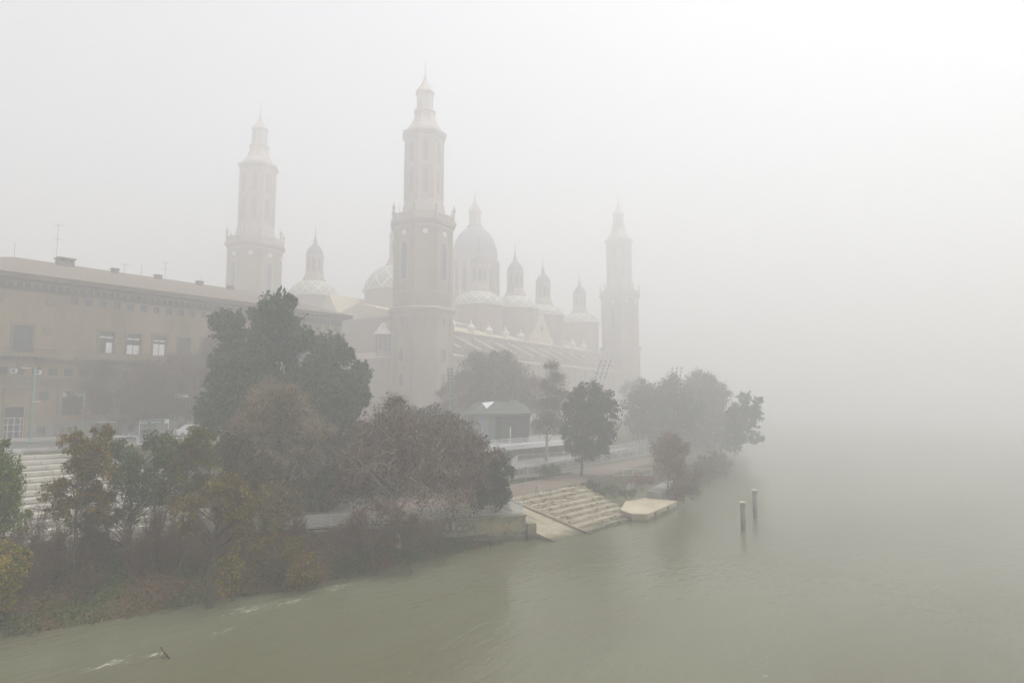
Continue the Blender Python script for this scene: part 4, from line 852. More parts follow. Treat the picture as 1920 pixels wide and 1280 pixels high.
# bus stop style sign frame
Ps, Pe = Vector((-83.6, 33.0, 7.84)), Vector((-88.6, 38.6, 7.84)); dv = (Pe - Ps); Ls = dv.length
sg = tag(empty('sign_frame', Ps, math.atan2(dv.y, dv.x)), 'long dark green sign panel lettered GRACIAS on two white posts', 'sign')
g = MB(); g.box(0, Ls, -.05, .05, 2.45, 3.02); g.build('panel', mat('dark_green_panel', [(.04, .085, .085), (.06, .11, .11)], .5, 1), sg)
g = MB(); g.box(-.03, Ls + .03, -.07, .07, 3.02, 3.08); g.build('top_rail', GREY, sg)
for a in (0, Ls - .12): g = MB(); g.box(a, a + .12, -.09, -.051, 0, 3.0); g.build('post', WHITE, sg)
g = MB(); g.box(Ls * .84, Ls * .985, -.075, -.051, 2.5, 2.97); sq = g.build('route_plate', WHITE, sg)
def stext(s, x, z, size, m, y=-.056, par=sg):
    cu = bpy.data.curves.new('lettering', 'FONT'); cu.body = s; cu.size = size; cu.extrude = .002; cu.offset = .006; o = text_mesh('lettering', cu, m)
    o.parent = par; o.rotation_euler = (math.pi / 2, 0, 0); o.location = (x, y, z)
    return o
stext('GRACIAS!', .22, 2.6, .40, WHITE); stext('Museo de Provincias', Ls * .385, 2.64, .30, WHITE); g = MB(); g.box(Ls * .35, Ls * .355, -.056, -.051, 2.5, 2.96); g.build('divider', WHITE, sg)
stext('1001', Ls * .855, 2.62, .30, GREY, -.08)
# dark red recycling kiosk at the facade
x, y = at(205, 104); rk = tag(empty('kiosk_box', (x, y, 7.84), math.pi / 2), 'dark red box kiosk on the pavement between bare trees', 'kiosk')
g = MB(); g.box(-1.3, 1.3, -.6, .6, 0, 2.0); g.build('body', mat('dark_red_paint', [(.09, .045, .04), (.12, .06, .05)], .6, 1), rk); g = MB(); g.box(-1.4, 1.4, -.7, .7, 2.0, 2.1); g.build('lid', WHITE, rk)

# ------------------------------------------------------------------ vehicles (length along local x, front at -x)
RUB = mat('tyre_rubber', [(.02, .02, .02), (.03, .03, .03)], .9, 3); GL = mat('car_glass', [(.025, .03, .035), (.05, .06, .065)], .1, .5, spec=.5)
def car(name, loc, rz, prof, glass, W, paint, label, cat, wheels=(-1.35, 1.4), wr=.33, livery=None):
    t = tag(empty(name, loc, rz), label, cat)
    def ring(y, k, dz): return [(x, y * (1 - (.10 if z > 1.0 else 0) * k), z) for x, z in prof]
    g = MB(); ys_ = [(-W, 1), (-W * .96, 1), (W * .96, 1), (W, 1)]
    rs = []
    for yv, sc in ((-W, .96), (-W * .97, 1.0), (W * .97, 1.0), (W, .96)):
        cx = sum(p[0] for p in prof) / len(prof); cz = .8
        rs.append([(cx + (x - cx) * sc, yv * (1 - .13 * max(0, z - .95)), cz + (z - cz) * (sc if abs(yv) == W else 1)) for x, z in prof])
    g.rings(rs); bo = g.build('body', paint, t, False); bv = bo.modifiers.new('b', 'BEVEL'); bv.width = .04; bv.segments = 2; bv.limit_method = 'ANGLE'
    for gp_ in glass:
        for s_ in (-1, 1):
            q = [(x, s_ * (W * (1 - .13 * max(0, z - .95)) + .012), z) for x, z in gp_]; q2 = [(x, y - s_ * .03, z) for x, y, z in q]
            g = MB(); g.rings([q, q2]); g.build('side_window', GL, t)
    a, b2 = glass[0][0], glass[0][-1]
    (wx0, wz0), (wx1, wz1) = prof[-3], prof[-4]
    for xw in wheels:
        for s_ in (-1, 1):
            g = MB(); cs = [2 * math.pi * j / 18 for j in range(18)]
            g.rings([[(xw + wr * math.cos(q), s_ * (W - .2), wr + wr * math.sin(q)) for q in cs], [(xw + wr * math.cos(q), s_ * (W + .015), wr + wr * math.sin(q)) for q in cs]]); wo_ = g.build('wheel', RUB, t)
            g = MB(); g.rings([[(xw + wr * .62 * math.cos(q), s_ * (W + .0), wr + wr * .62 * math.sin(q)) for q in cs], [(xw + wr * .55 * math.cos(q), s_ * (W + .03), wr + wr * .55 * math.sin(q)) for q in cs]]); g.build('rim', GREY, wo_)
    for s_ in (-1, 1):
        g = MB(); x0 = prof[1][0]; g.box(x0 + .02, x0 + .28, s_ * (W - .14) - .14, s_ * (W - .14) + .16 * (1), .62, .8); g.build('headlight', WHITE, t)
        x1 = prof[-1][0]; g = MB(); g.box(x1 - .06, x1 + .015, s_ * (W - .12) - .08, s_ * (W - .12) + .08, .8, 1.15); g.build('tail_light', mat('red_lens', [(.25, .02, .02), (.3, .03, .03)], .3, 1), t)
    if livery: g = MB(); g.box(livery[0], livery[1], -W - .02, W + .02, .75, .98); g.build('stripe', livery[2], t)
    return t
vanp = [(-2.1, .28), (-2.2, .55), (-2.15, .85), (-1.95, 1.0), (-1.25, 1.15), (-.45, 1.78), (0, 1.86), (2.1, 1.86), (2.22, 1.7), (2.28, .9), (2.25, .28)]
vang = [[(-1.05, 1.18), (-.4, 1.70), (-.05, 1.72), (-.05, 1.15)], [(.05, 1.15), (.05, 1.72), (1.1, 1.72), (1.1, 1.15)], [(1.2, 1.15), (1.2, 1.7), (2.05, 1.68), (2.1, 1.15)]]
CW = mat('white_car_paint', [(.66, .67, .68), (.70, .71, .72)], .35, .4, spec=.5); CG = mat('grey_car_paint', [(.07, .08, .09), (.09, .10, .11)], .35, .4, spec=.5)
CY = mat('yellow_car_paint', [(.50, .55, .07), (.58, .60, .09)], .4, .4, spec=.5)
car('parked_van', (-104.2, 48.6, 7.7), math.pi / 2, vanp, vang, .92, CW, 'white people carrier parked in front of the brick building', 'van')
sed = [(-2.05, .28), (-2.15, .5), (-2.1, .75), (-1.2, .92), (-.55, 1.36), (-.1, 1.44), (.9, 1.42), (1.75, .98), (2.1, .92), (2.15, .5), (2.1, .28)]
sedg = [[(-1.0, .95), (-.5, 1.33), (0, 1.36), (0, .95)], [(.08, .95), (.08, 1.36), (.85, 1.34), (1.4, .98)]]
car('parked_car', (-104.3, 41.6, 7.7), math.pi / 2, sed, sedg, .88, CG, 'dark grey car parked behind the long sign panel', 'car')
ambp = [(-2.6, .3), (-2.7, .6), (-2.6, .95), (-2.0, 1.25), (-1.4, 2.1), (-.9, 2.3), (2.5, 2.3), (2.6, 2.1), (2.65, .9), (2.6, .3)]
ambg = [[(-1.75, 1.3), (-1.3, 2.0), (-.7, 2.05), (-.7, 1.3)], [(-.5, 1.4), (-.5, 2.05), (.6, 2.05), (.6, 1.4)]]
car('parked_ambulance', (-110.4, 60.2, 7.84), math.pi / 2 + .6, ambp, ambg, 1.0, CY, 'lime yellow ambulance van parked beside the dark pine', 'van', (-1.7, 1.6), .36, (-1.2, 2.4, WHITE))
car('parked_car', (-108.5, 55.2, 7.84), math.pi / 2 + .1, sed, sedg, .88, CY, 'yellow car half hidden by leaves left of the lime ambulance', 'car')
#--PART4--
# ------------------------------------------------------------------ trees and shrubs
def raw_mesh(name, V, Fc, m, parent):
    """V (n,3) array, Fc (k, c) array of equal-size faces"""
    me = bpy.data.meshes.new(name); k, c = Fc.shape
    me.vertices.add(len(V)); me.vertices.foreach_set('co', np.asarray(V, np.float32).ravel())
    me.loops.add(k * c); me.loops.foreach_set('vertex_index', Fc.astype(np.int32).ravel())
    me.polygons.add(k); me.polygons.foreach_set('loop_start', np.arange(0, k * c, c, dtype=np.int32))
    me.update(calc_edges=True); me.materials.append(m)
    o = bpy.data.objects.new(name, me); COL.objects.link(o)
    if parent: o.parent = parent
    return o
def tubes(P, Q, r0, r1, n=3):
    P = np.asarray(P, float); Q = np.asarray(Q, float); r0 = np.asarray(r0, float)[:, None]; r1 = np.asarray(r1, float)[:, None]
    d = Q - P; d /= np.linalg.norm(d, axis=1, keepdims=True) + 1e-9
    h = np.where(np.abs(d[:, 2:3]) < .9, [[0, 0, 1.]], [[1., 0, 0]]); a = np.cross(d, h); a /= np.linalg.norm(a, axis=1, keepdims=True) + 1e-9; b = np.cross(d, a)
    N = len(P); V = np.empty((N, 2 * n, 3)); F = np.empty((N, n, 4), int)
    for i in range(n):
        t = 2 * math.pi * i / n; w_ = a * math.cos(t) + b * math.sin(t); V[:, i] = P + w_ * r0; V[:, n + i] = Q + w_ * r1
        F[:, i] = [i, (i + 1) % n, n + (i + 1) % n, n + i]
    return V.reshape(-1, 3), (F + (np.arange(N) * 2 * n)[:, None, None]).reshape(-1, 4)
def unit(n):
    v = rng.normal(size=(n, 3)); return v / np.linalg.norm(v, axis=1, keepdims=True)
def leaves(C, size, up=0.0, elong=1.4, face_out=None):
    """one small triangle-pair leaf at each centre"""
    n = len(C); d = unit(n); d[:, 2] += up; d /= np.linalg.norm(d, axis=1, keepdims=True); e_ = np.cross(d, unit(n)); e_ /= np.linalg.norm(e_, axis=1, keepdims=True) + 1e-9
    s = (size * np.clip(rng.lognormal(-.12, .45, n), .4, 2.4))[:, None]
    V = np.stack([C - d * s * elong * .5, C + e_ * s * .45, C + d * s * elong * .5, C - e_ * s * .45], 1).reshape(-1, 3)
    return V, np.arange(n * 4).reshape(n, 4)
def crown_pts(c, r, size, cover, k=None, flat=1.0):
    rx, ry, rz = r; area = math.pi * rx * rz; n = int(cover * area / (size * size * .6)); n = max(40, min(n, 26000))
    tight = k is not None; k = k or max(7, int(9 + rx * 5)); cc = unit(k) * (rng.uniform(.3, 1.1, k) ** .6)[:, None]
    cs = rng.uniform(.11, .19, k) if tight else rng.uniform(.18, .33, k)
    idx = rng.integers(0, k, n); g = rng.normal(size=(n, 3)); g /= np.maximum(1, np.linalg.norm(g, axis=1, keepdims=True) / 1.5)
    if tight:
        ax = cc[idx] + np.array([0, 0, .55]); ax /= np.linalg.norm(ax, axis=1, keepdims=True); P = cc[idx] + g * (cs[idx] * .62)[:, None] + ax * (rng.normal(size=n) * .14)[:, None]
    else: P = cc[idx] + g * cs[idx][:, None] * np.array([1, 1, flat]);
    P = P * 1.0; P = P * np.array([rx, ry, rz]) * .9
    return np.array(c) + P, np.array(c) + cc * np.array([rx, ry, rz]) * .9
FD = np.array([F2[0], F2[1], 0]); RD = np.array([R2[0], R2[1], 0]); UP = np.array([0, 0, 1.])
def tree(name, label, cat, base, depth, zb, blobs, leaf=None, twig=None, bark=BARK, tr=.25, group=None, lean=None, dv=.75, limbs=True, mats2=None, size=.13, cover=2.2, up=.2, elong=1.4, tw=.5, multi=1, twr=.018, k=None):
    """base: photo column of the foot; blobs: (column, row, radius) of the crown masses at this distance"""
    bx, by = at(base, depth); root = tag(empty(name, (bx, by, zb)), label, cat, group)
    O = np.array([bx, by, zb]); B = []
    xs_ = [b[0] for b in blobs]; xc = (min(xs_) + max(xs_)) / 2; hw = max(20, (max(xs_) - min(xs_)) / 2 + 8) / 1200 * depth
    for i, b in enumerate(blobs):
        x, y = at(b[0], depth); r = b[2] / 1200 * depth * 1.26; off = (b[0] - xc) / 1200 * depth
        m = math.sqrt(max(.08, 1 - (off / (hw + .01)) ** 2)) * hw * dv; q = ((i * .618 + .3) % 1) * 2 - 1
        c = np.array([x, y, zat(b[1], depth)]) + FD * q * m; B.append((c - O, r))
    for c, r in list(B):                       # small stray masses make the outline ragged
        for _ in range(3):
            v = unit(1)[0]; v[2] = abs(v[2]) * .8 - .15; B.append((c + v * r * rng.uniform(.75, 1.1), r * rng.uniform(.25, .45)))
    low = min(c[2] - r for c, r in B); top = max(c[2] for c, r in B)
    P, Q, r0, r1 = [], [], [], []
    def poly(pts, ra, rb_):
        L = len(pts) - 1
        for i in range(L): P.append(pts[i]); Q.append(pts[i + 1]); r0.append(ra + (rb_ - ra) * i / L); r1.append(ra + (rb_ - ra) * (i + 1) / L)
    mc = np.mean([c for c, r in B], 0); mids = []
    for s in range(multi):
        f0 = np.array([0, 0, 0.]) + (RD * rng.normal() + FD * rng.normal()) * (.25 * (multi > 1)); tp = mc * np.array([.8, .8, 1]) + (RD * rng.normal() + FD * rng.normal()) * (hw * .3 * (multi > 1)); tp[2] = low + (top - low) * .72
        pts = [f0 + (tp - f0) * t + (RD * rng.normal() + FD * rng.normal()) * tr * .5 * (0 < t < 1) for t in np.linspace(0, 1, 9)]
        # keep the foot plumb, lean further up
        pts = [np.array([p[0] * (i / 8) ** .35, p[1] * (i / 8) ** .35, p[2]]) if multi == 1 else p for i, p in enumerate(pts)]
        poly(pts, tr / multi ** .5, tr * .3); mids.append(pts)
        P.append(pts[0] - UP * .8); Q.append(pts[0]); r0.append(tr * 1.4 / multi ** .5); r1.append(tr / multi ** .5)
    TP, TQ, t0, t1 = [], [], [], []; LV = []
    nb = 40 if bark is BARKP else 14
    for c, r in B:
        pts = mids[rng.integers(0, multi)]
        h = c[2] - r * .7; st = min(range(len(pts)), key=lambda i: abs(pts[i][2] - max(h - .6 * np.linalg.norm((c - pts[i])[:2]), pts[2][2]))); a = pts[st]
        if limbs:
            m1 = a * .5 + c * .5 + UP * r * .15 - UP * .05 * np.linalg.norm(c - a) + unit(1)[0] * r * .18
            rr = max(.035, tr * .42 * (1 - st / 12)); poly([a, a * .72 + m1 * .28 + unit(1)[0] * r * .08, m1, c], rr, max(.02, rr * .35))
        ctr, cc = crown_pts(c, (r, r, r), size, cover if leaf else .1, k); 
        if leaf: LV.append(ctr)
        for q in cc[:nb]:
            q = c + (q - c) * (1.15 if nb > 20 else 1); s_ = c + (q - c) * .1; mid = (s_ + q) / 2 + unit(1)[0] * r * .2; poly([s_, mid, q, q + unit(1)[0] * r * .18 + UP * r * .1], (.055 if nb > 20 else .035) * (r / 2.0) ** .5, .012)
            if r < 1.0 and depth > 60: break
        if twig:
            n = int(tw * math.pi * r * r / (.022 * .75 * r)) ; n = min(n, 520)
            s_ = c + unit(n) * (rng.uniform(0, .62, n) * r)[:, None]; d = (s_ - c) / r * 1.1 + unit(n) * .55 + UP * (.45); d /= np.linalg.norm(d, axis=1, keepdims=True)
            L = rng.uniform(.3, .75, n)[:, None] * r; m1 = s_ + d * L * .5 + unit(n) * L * .08; e1 = m1 + (d + unit(n) * .35) * L * .5
            TP += [s_, m1]; TQ += [m1, e1]; t0 += [np.full(n, twr), np.full(n, twr * .7)]; t1 += [np.full(n, twr * .7), np.full(n, twr * .35)]
            for _ in range(3):
                f = rng.uniform(.2, 1, n)[:, None]; b0 = m1 + (e1 - m1) * f; TP.append(b0); TQ.append(b0 + (d + unit(n) * .8) * L * .32); t0.append(np.full(n, twr * .5)); t1.append(np.full(n, twr * .25))
    V, Fc = tubes(P, Q, r0, r1, 6); raw_mesh('trunk', V, Fc, bark, root)
    if twig: V, Fc = tubes(np.concatenate(TP), np.concatenate(TQ), np.concatenate(t0), np.concatenate(t1), 3); raw_mesh('twigs', V, Fc, twig, root)
    if leaf: V, Fc = leaves(np.concatenate(LV), size, up, elong); raw_mesh('crown', V, Fc, leaf, root)
    return root

for i, (px, dep, bl, lab) in enumerate(((772, 50, [(750, 985, 20), (780, 975, 20), (805, 990, 18), (770, 1010, 16)], 'tangle of bare reddish twigs at the foot of the quay, left'),
        (832, 53, [(815, 985, 14), (832, 978, 12), (825, 1003, 12)], 'tangle of bare reddish twigs at the foot of the quay, right'),
        (660, 49, [(640, 1000, 20), (668, 990, 20), (690, 1005, 18), (655, 1025, 18)], 'bare reddish bush on the bank below the slatted railing'))):
    tree('bare_shrub', lab, 'shrub', px, dep, .3, bl, None, TWIGP, BARK, .07, tw=.55, twr=.013, multi=5)
# behind, far trees first
tree('pine_tree', 'tall dark green pine rising in front of the brick building', 'tree', 548, 73, 4.9,
     [(437, 618, 27), (420, 672, 28), (420, 728, 30), (418, 780, 25), (482, 600, 24), (505, 592, 22), (556, 594, 26), (480, 650, 42), (545, 645, 44), (600, 655, 30), (635, 668, 22), (500, 715, 46), (570, 712, 46), (622, 722, 36), (662, 706, 20), (672, 690, 12), (650, 752, 34), (600, 775, 42), (540, 775, 42), (470, 775, 42), (676, 742, 17), (630, 800, 34), (450, 690, 34)],
     PINE, None, BARK, .38, size=.15, cover=3.6, up=.9, elong=2.3, k=85)
tree('evergreen_tree', 'dark evergreen tree filling the shade below the big pine', 'tree', 610, 66, 2.5,
     [(600, 840, 38), (640, 820, 34), (585, 890, 38), (630, 895, 34), (600, 790, 30), (560, 850, 30), (605, 935, 24), (650, 860, 28)], DKGR, None, BARK, .28, size=.13, cover=3.4)
tree('evergreen_tree', 'dark bushy evergreen behind the bare pale-limbed trees', 'tree', 800, 80, 3.0,
     [(770, 800, 28), (805, 792, 26), (835, 800, 24), (780, 840, 34), (820, 850, 34), (745, 830, 28), (860, 830, 26), (700, 850, 34), (740, 880, 34)], DKGR, None, BARK, .25, size=.14, cover=2.8)
# street trees before the long building
tree('bare_tree', 'wide bare plane tree before the building, left of the long sign', 'tree', 230, 104, 7.8,
     [(200, 705, 24), (238, 700, 30), (275, 708, 28), (195, 745, 28), (230, 745, 34), (270, 748, 34), (305, 735, 24), (180, 720, 18), (320, 760, 20)], None, TWIG, BARK, .3, tw=.62, twr=.026)
tree('bare_tree', 'pinkish bare tree beside the big pine, before the facade', 'tree', 372, 104, 7.8,
     [(345, 690, 24), (375, 668, 24), (385, 710, 26), (350, 735, 28), (385, 755, 26), (330, 715, 16), (410, 640, 16)], BRWN, TWIGP, BARK, .25, tw=.55, twr=.026, cover=.12, size=.14)
for (px, dep, bl, m, lab) in (
        (92, 105, [(84, 776, 13), (98, 770, 15), (108, 782, 12), (90, 788, 10)], OLIV, 'small round olive green tree beside the tall teal lamp post'),
        (124, 107, [(120, 780, 12), (128, 786, 10)], DKGR, 'small dark tree below the left ground floor window'),
        (200, 107, [(190, 775, 16), (208, 770, 17), (200, 788, 14), (180, 785, 11)], DKGR, 'rounded dark tree under the wide bare plane tree'),
        (296, 107, [(285, 768, 19), (308, 775, 17), (270, 780, 15)], DKGR, 'dark rounded tree directly above the long sign panel'),
        (352, 107, [(345, 770, 13), (362, 773, 12)], OLIV, 'small olive tree behind the white van')):
    tree('small_tree', lab, 'tree', px, dep, 7.8, bl, m, None, BARK, .12, 'clipped trees along the building', size=.2, cover=1.7, dv=.5)
# right of the tower
tree('autumn_tree', 'dark leafy tree behind the left end of the pavilion roof', 'tree', 905, 130, 7.6,
     [(890, 690, 26), (880, 725, 28), (915, 700, 28), (915, 740, 30), (880, 755, 22), (935, 715, 24)], mat('dull_leaves', [(.04, .045, .025), (.07, .07, .035), (.10, .08, .045)], .8, .35, 4, island=.5), TWIG, BARK, .3, size=.24, cover=1.7, tw=.2, twr=.03)
tree('autumn_tree', 'russet half bare tree behind the right end of the pavilion', 'tree', 965, 132, 7.6,
     [(950, 680, 20), (970, 705, 26), (985, 735, 26), (950, 725, 26), (1005, 720, 16), (975, 755, 24), (930, 675, 14), (1000, 760, 18)], BRWN, TWIG, BARK, .28, size=.22, cover=1.0, tw=.35, twr=.03)
tree('bare_tree', 'sparse russet tree beside the floodlight mast', 'tree', 850, 126, 6.1,
     [(845, 735, 16), (862, 760, 20), (835, 765, 16), (855, 790, 18), (870, 720, 14), (828, 740, 10)], BRWN, TWIGP, BARK, .18, size=.2, cover=.5, tw=.45, twr=.028)
tree('poplar_tree', 'bare upright poplar with a pale trunk right of the pavilion', 'tree', 1023, 104, 3.5,
     [(1035, 690, 14), (1045, 715, 18), (1030, 735, 18), (1040, 765, 22), (1025, 790, 20), (1045, 800, 16), (1012, 800, 14), (1018, 760, 14), (1055, 745, 14)], OLIV, TWIGL, BARKP, .24, size=.13, cover=.22, tw=.7, twr=.022, dv=.5)
tree('leafy_tree', 'dark green tree standing before the lattice parapet', 'tree', 1088, 94.5, 2.5,
     [(1100, 745, 24), (1128, 752, 22), (1085, 775, 24), (1118, 780, 32), (1142, 765, 16), (1085, 812, 24), (1110, 815, 28), (1098, 842, 20), (1072, 835, 14), (1138, 815, 12), (1128, 838, 13)], DKGR, None, BARK, .2, size=.17, cover=2.6)
tree('leafy_tree', 'broad dark green tree in fog below the pronged mast', 'tree', 1235, 146, 5,
     [(1200, 762, 26), (1232, 745, 28), (1268, 740, 28), (1215, 795, 30), (1255, 785, 38), (1190, 790, 18), (1285, 775, 24), (1245, 815, 26)], DKGR, None, BARK, .35, size=.26, cover=2.8)
tree('autumn_tree', 'pinkish brown tree in fog right of the pronged mast', 'tree', 1318, 160, 5,
     [(1305, 722, 22), (1330, 728, 22), (1350, 745, 18), (1320, 760, 30), (1300, 750, 20)], BRWN, TWIGP, BARK, .3, size=.26, cover=1.0, tw=.3, twr=.035)
tree('leafy_tree', 'green tree in thick fog below the pinkish brown one', 'tree', 1325, 156, 4,
     [(1305, 795, 30), (1340, 790, 28), (1325, 825, 30), (1360, 815, 22), (1295, 830, 24)], OLIV, None, BARK, .3, size=.26, cover=1.7)
tree('pine_tree', 'umbrella pine leaning over the water, farthest right', 'tree', 1345, 140, 1.5,
     [(1398, 760, 20), (1415, 772, 14), (1380, 775, 16), (1405, 785, 14), (1392, 812, 16), (1412, 820, 10), (1370, 830, 16), (1375, 800, 14)], PINE, None, BARK, .25, size=.25, cover=2.2, up=.8, dv=.5, k=40)
tree('autumn_tree', 'small orange brown tree behind the landing platform', 'tree', 1246, 84, 1.8,
     [(1250, 830, 18), (1238, 850, 18), (1262, 850, 18), (1275, 840, 12), (1248, 880, 20), (1268, 885, 18)], ORAN, TWIG, BARK, .1, size=.13, cover=1.1, tw=.3, twr=.016)
tree('shrub', 'rusty brown shrub hanging over the water past the platform', 'shrub', 1275, 83, .9,
     [(1262, 915, 14), (1280, 905, 18), (1290, 918, 14), (1298, 890, 12), (1272, 925, 10)], BRWN, TWIG, BARK, .06, size=.12, cover=1.2, tw=.4, twr=.014, multi=3)
tree('shrub', 'olive green shrub on the far bank by the water', 'shrub', 1318, 104, .8,
     [(1305, 880, 16), (1322, 870, 16), (1330, 885, 12), (1308, 900, 12)], OLIV, None, BARK, .08, size=.15, cover=1.6, multi=3)
tree('shrub', 'pale green bush on the far bank under the leaning pine', 'shrub', 1352, 116, .8,
     [(1342, 860, 14), (1358, 868, 14), (1350, 880, 10)], OLIV, None, BARK, .08, size=.16, cover=1.5, multi=3)

for i, (px, dep, bl, lab) in enumerate(((1190, 205, [(1180, 735, 16), (1200, 728, 16), (1215, 742, 14)], 'faint tree far in the fog at the foot of the far tower'),
        (1380, 178, [(1368, 790, 16), (1385, 782, 18), (1375, 808, 18)], 'faint tree in the fog right behind the leaning pine'),
        (1290, 190, [(1275, 735, 18), (1295, 728, 16), (1310, 745, 18), (1285, 755, 20)], 'faint tree in the fog behind the pinkish brown one'))):
    tree('foggy_tree', lab, 'tree', px, dep, 6, bl, OLIV, None, BARK, .3, size=.32, cover=2.0)
# beds by the landing
def bush(label, px, dep, zb, blobs, m, size=.08, cover=2.0, name='bush', cat='bush'):
    return tree(name, label, cat, px, dep, zb, blobs, m, None, BARK, .04, size=size, cover=cover, limbs=True, multi=3, dv=.8)
bush('low dark green bush at the top right of the river steps', 1100, 84, 2.4, [(1095, 908, 8), (1108, 906, 9), (1118, 912, 7)], DKGR)
bush('green bed of low plants left of the landing platform', 1155, 83, 2.1, [(1130, 915, 8), (1148, 918, 9), (1165, 921, 9), (1180, 918, 8)], GREN)
bush('dusty pink flowering bush behind the low white grid railing', 1200, 86, 2.2, [(1185, 898, 8), (1200, 897, 9), (1214, 899, 8)], mat('pink_flowers', [(.22, .10, .09), (.30, .14, .12), (.12, .09, .05)], .9, 1.2, 4, island=.5))
bush('green hedge growing against the lattice parapet', 1025, 90, 2.4, [(1018, 880, 10), (1030, 882, 11), (1040, 880, 9)], GREN)
bush('dark green holly like bush beside the quay railing end', 922, 62, 2.4, [(925, 865, 26), (938, 890, 24), (925, 915, 24), (905, 900, 26), (895, 870, 22), (942, 925, 14), (905, 930, 18)], DKGR, .10, 2.6)
railing('grid_railing', [(-39.9, 73.6), (-41.6, 79.5)], [1.35, 1.9], 1.05, 3, mat('pale_green_paint', [(.42, .50, .42), (.50, .57, .50)], .7, 1), 'pale green grid railing beside the landing platform', 1.1, r=.022)
railing('grid_railing', [(-47.0, 83), (-43.4, 88)], [2.4, 2.3], 1.05, 0, WHITE, 'white upright railing behind the pink flowering bush', 1.5, vertical=True, r=.02)
slab('platform_path', [(-38.4, 76.2), (-36.2, 76.3), (-38.2, 88), (-41.4, 89)], 1.75, PAVE, 'short path from the landing platform inland', 1.2)

# middle: pale-limbed bare trees over the quay
tree('plane_tree', 'tall bare tree with pale curling limbs rising above the quay', 'tree', 752, 55, 1.6,
     [(742, 762, 22), (752, 790, 30), (715, 800, 30), (690, 825, 32), (785, 815, 32), (745, 840, 44), (700, 865, 40), (795, 860, 40), (660, 870, 26), (745, 895, 44), (690, 915, 36), (800, 905, 38), (655, 920, 24)],
     BRWN, TWIGP, BARKP, .22, size=.11, cover=.35, tw=.55, twr=.016)
tree('plane_tree', 'reddish brown leafy tree between the pale tree and dark bush', 'tree', 850, 59, 2.4,
     [(835, 800, 24), (862, 820, 30), (890, 838, 24), (835, 845, 36), (875, 865, 36), (905, 870, 22), (850, 905, 38), (890, 910, 28), (815, 880, 26), (905, 840, 14), (930, 850, 12)],
     BRWN, TWIG, BARKP, .17, size=.11, cover=.6, tw=.55, twr=.016, multi=2)
tree('bare_tree', 'low twiggy brown tree growing from the foot of the quay', 'tree', 700, 50, .8,
     [(690, 965, 20), (722, 960, 22), (752, 970, 20), (665, 985, 18), (705, 1010, 20), (740, 1015, 16)], BRWN, TWIGP, BARK, .1, size=.09, cover=.25, tw=.4, twr=.014, multi=4)
tree('olive_tree', 'tan and olive twiggy tree in front of the big pine', 'tree', 545, 56, 2.4,
     [(515, 745, 30), (482, 765, 28), (548, 758, 30), (500, 800, 38), (555, 810, 38), (595, 815, 28), (470, 815, 28), (530, 850, 38), (580, 860, 30)], mat('tan_leaves', [(.08, .065, .02), (.15, .115, .045), (.21, .15, .07)], .8, .5, 4, island=.5), mat('light_twigs', [(.22, .17, .11), (.30, .24, .16)], .9, 2), BARKP, .2, size=.10, cover=.75, tw=.8, twr=.018)
tree('leafy_tree', 'dark green tree with a ragged left edge beneath the tan one', 'tree', 480, 54, 2.4,
     [(450, 838, 28), (425, 868, 16), (465, 870, 30), (500, 870, 30), (440, 890, 22), (490, 905, 26), (525, 895, 26), (550, 920, 20)], OLIV, None, BARK, .16, size=.11, cover=3.2)
tree('yellow_tree', 'yellow olive tree left of the dark gallery opening', 'tree', 530, 50, 1.6,
     [(520, 925, 24), (545, 940, 22), (500, 950, 26), (535, 965, 20), (560, 955, 14)], mat('mustard_leaves', [(.06, .065, .01), (.14, .12, .015), (.24, .18, .02)], .8, .4, 4, island=.5), TWIGL, BARK, .12, size=.09, cover=1.1, tw=.3, twr=.013)
# left group along the bank
tree('yellow_tree', 'leafy green tree at the left edge, behind the yellow one', 'tree', 5, 40, 1.0,
     [(6, 832, 18), (-12, 860, 26), (14, 890, 28), (30, 915, 22), (0, 930, 34), (30, 960, 28), (-10, 980, 30), (45, 935, 12), (38, 885, 10)], mat('fresh_leaves', [(.03, .08, .010), (.075, .13, .016), (.18, .19, .02)], .8, .5, 4, island=.5), None, BARK, .16, size=.085, cover=2.6)
tree('yellow_tree', 'bright yellow and green tree low at the left edge', 'tree', 0, 37.5, .5,
     [(25, 1028, 24), (50, 1040, 18), (0, 1050, 34), (35, 1070, 30), (-15, 1080, 28), (60, 1062, 14), (15, 1110, 28), (40, 1105, 18)], YELL, None, BARK, .14, size=.08, cover=2.8)
tree('autumn_tree', 'orange tinted tree beside the white steps, second from left', 'tree', 158, 43, 1.2,
     [(150, 822, 18), (180, 818, 18), (165, 845, 24), (200, 850, 22), (150, 880, 24), (195, 885, 24), (130, 910, 20), (165, 925, 26), (145, 950, 20), (185, 955, 20)], AUTM, TWIG, BARK, .15, size=.085, cover=2.0, tw=.3, twr=.012)
tree('leafy_tree', 'dark green gappy tree in front of the long white steps', 'tree', 262, 46, 1.3,
     [(245, 842, 24), (285, 835, 24), (322, 850, 22), (265, 870, 28), (225, 880, 24), (305, 885, 24), (215, 925, 24), (250, 920, 26), (205, 970, 24), (235, 965, 20), (300, 925, 16), (198, 1005, 18)], mat('deep_leaves', [(.022, .055, .008), (.045, .09, .012), (.11, .14, .022)], .8, .5, 4, island=.5), None, BARK, .15, size=.085, cover=1.9)
tree('olive_tree', 'yellowish olive tree with twigs left of the big pine foot', 'tree', 355, 47, 1.3,
     [(385, 818, 20), (352, 835, 20), (375, 850, 24), (340, 870, 22), (395, 870, 20), (360, 895, 24), (330, 910, 18), (385, 905, 20), (350, 935, 20)], FRESH, TWIG, BARK, .13, size=.085, cover=1.5, tw=.5, twr=.012)
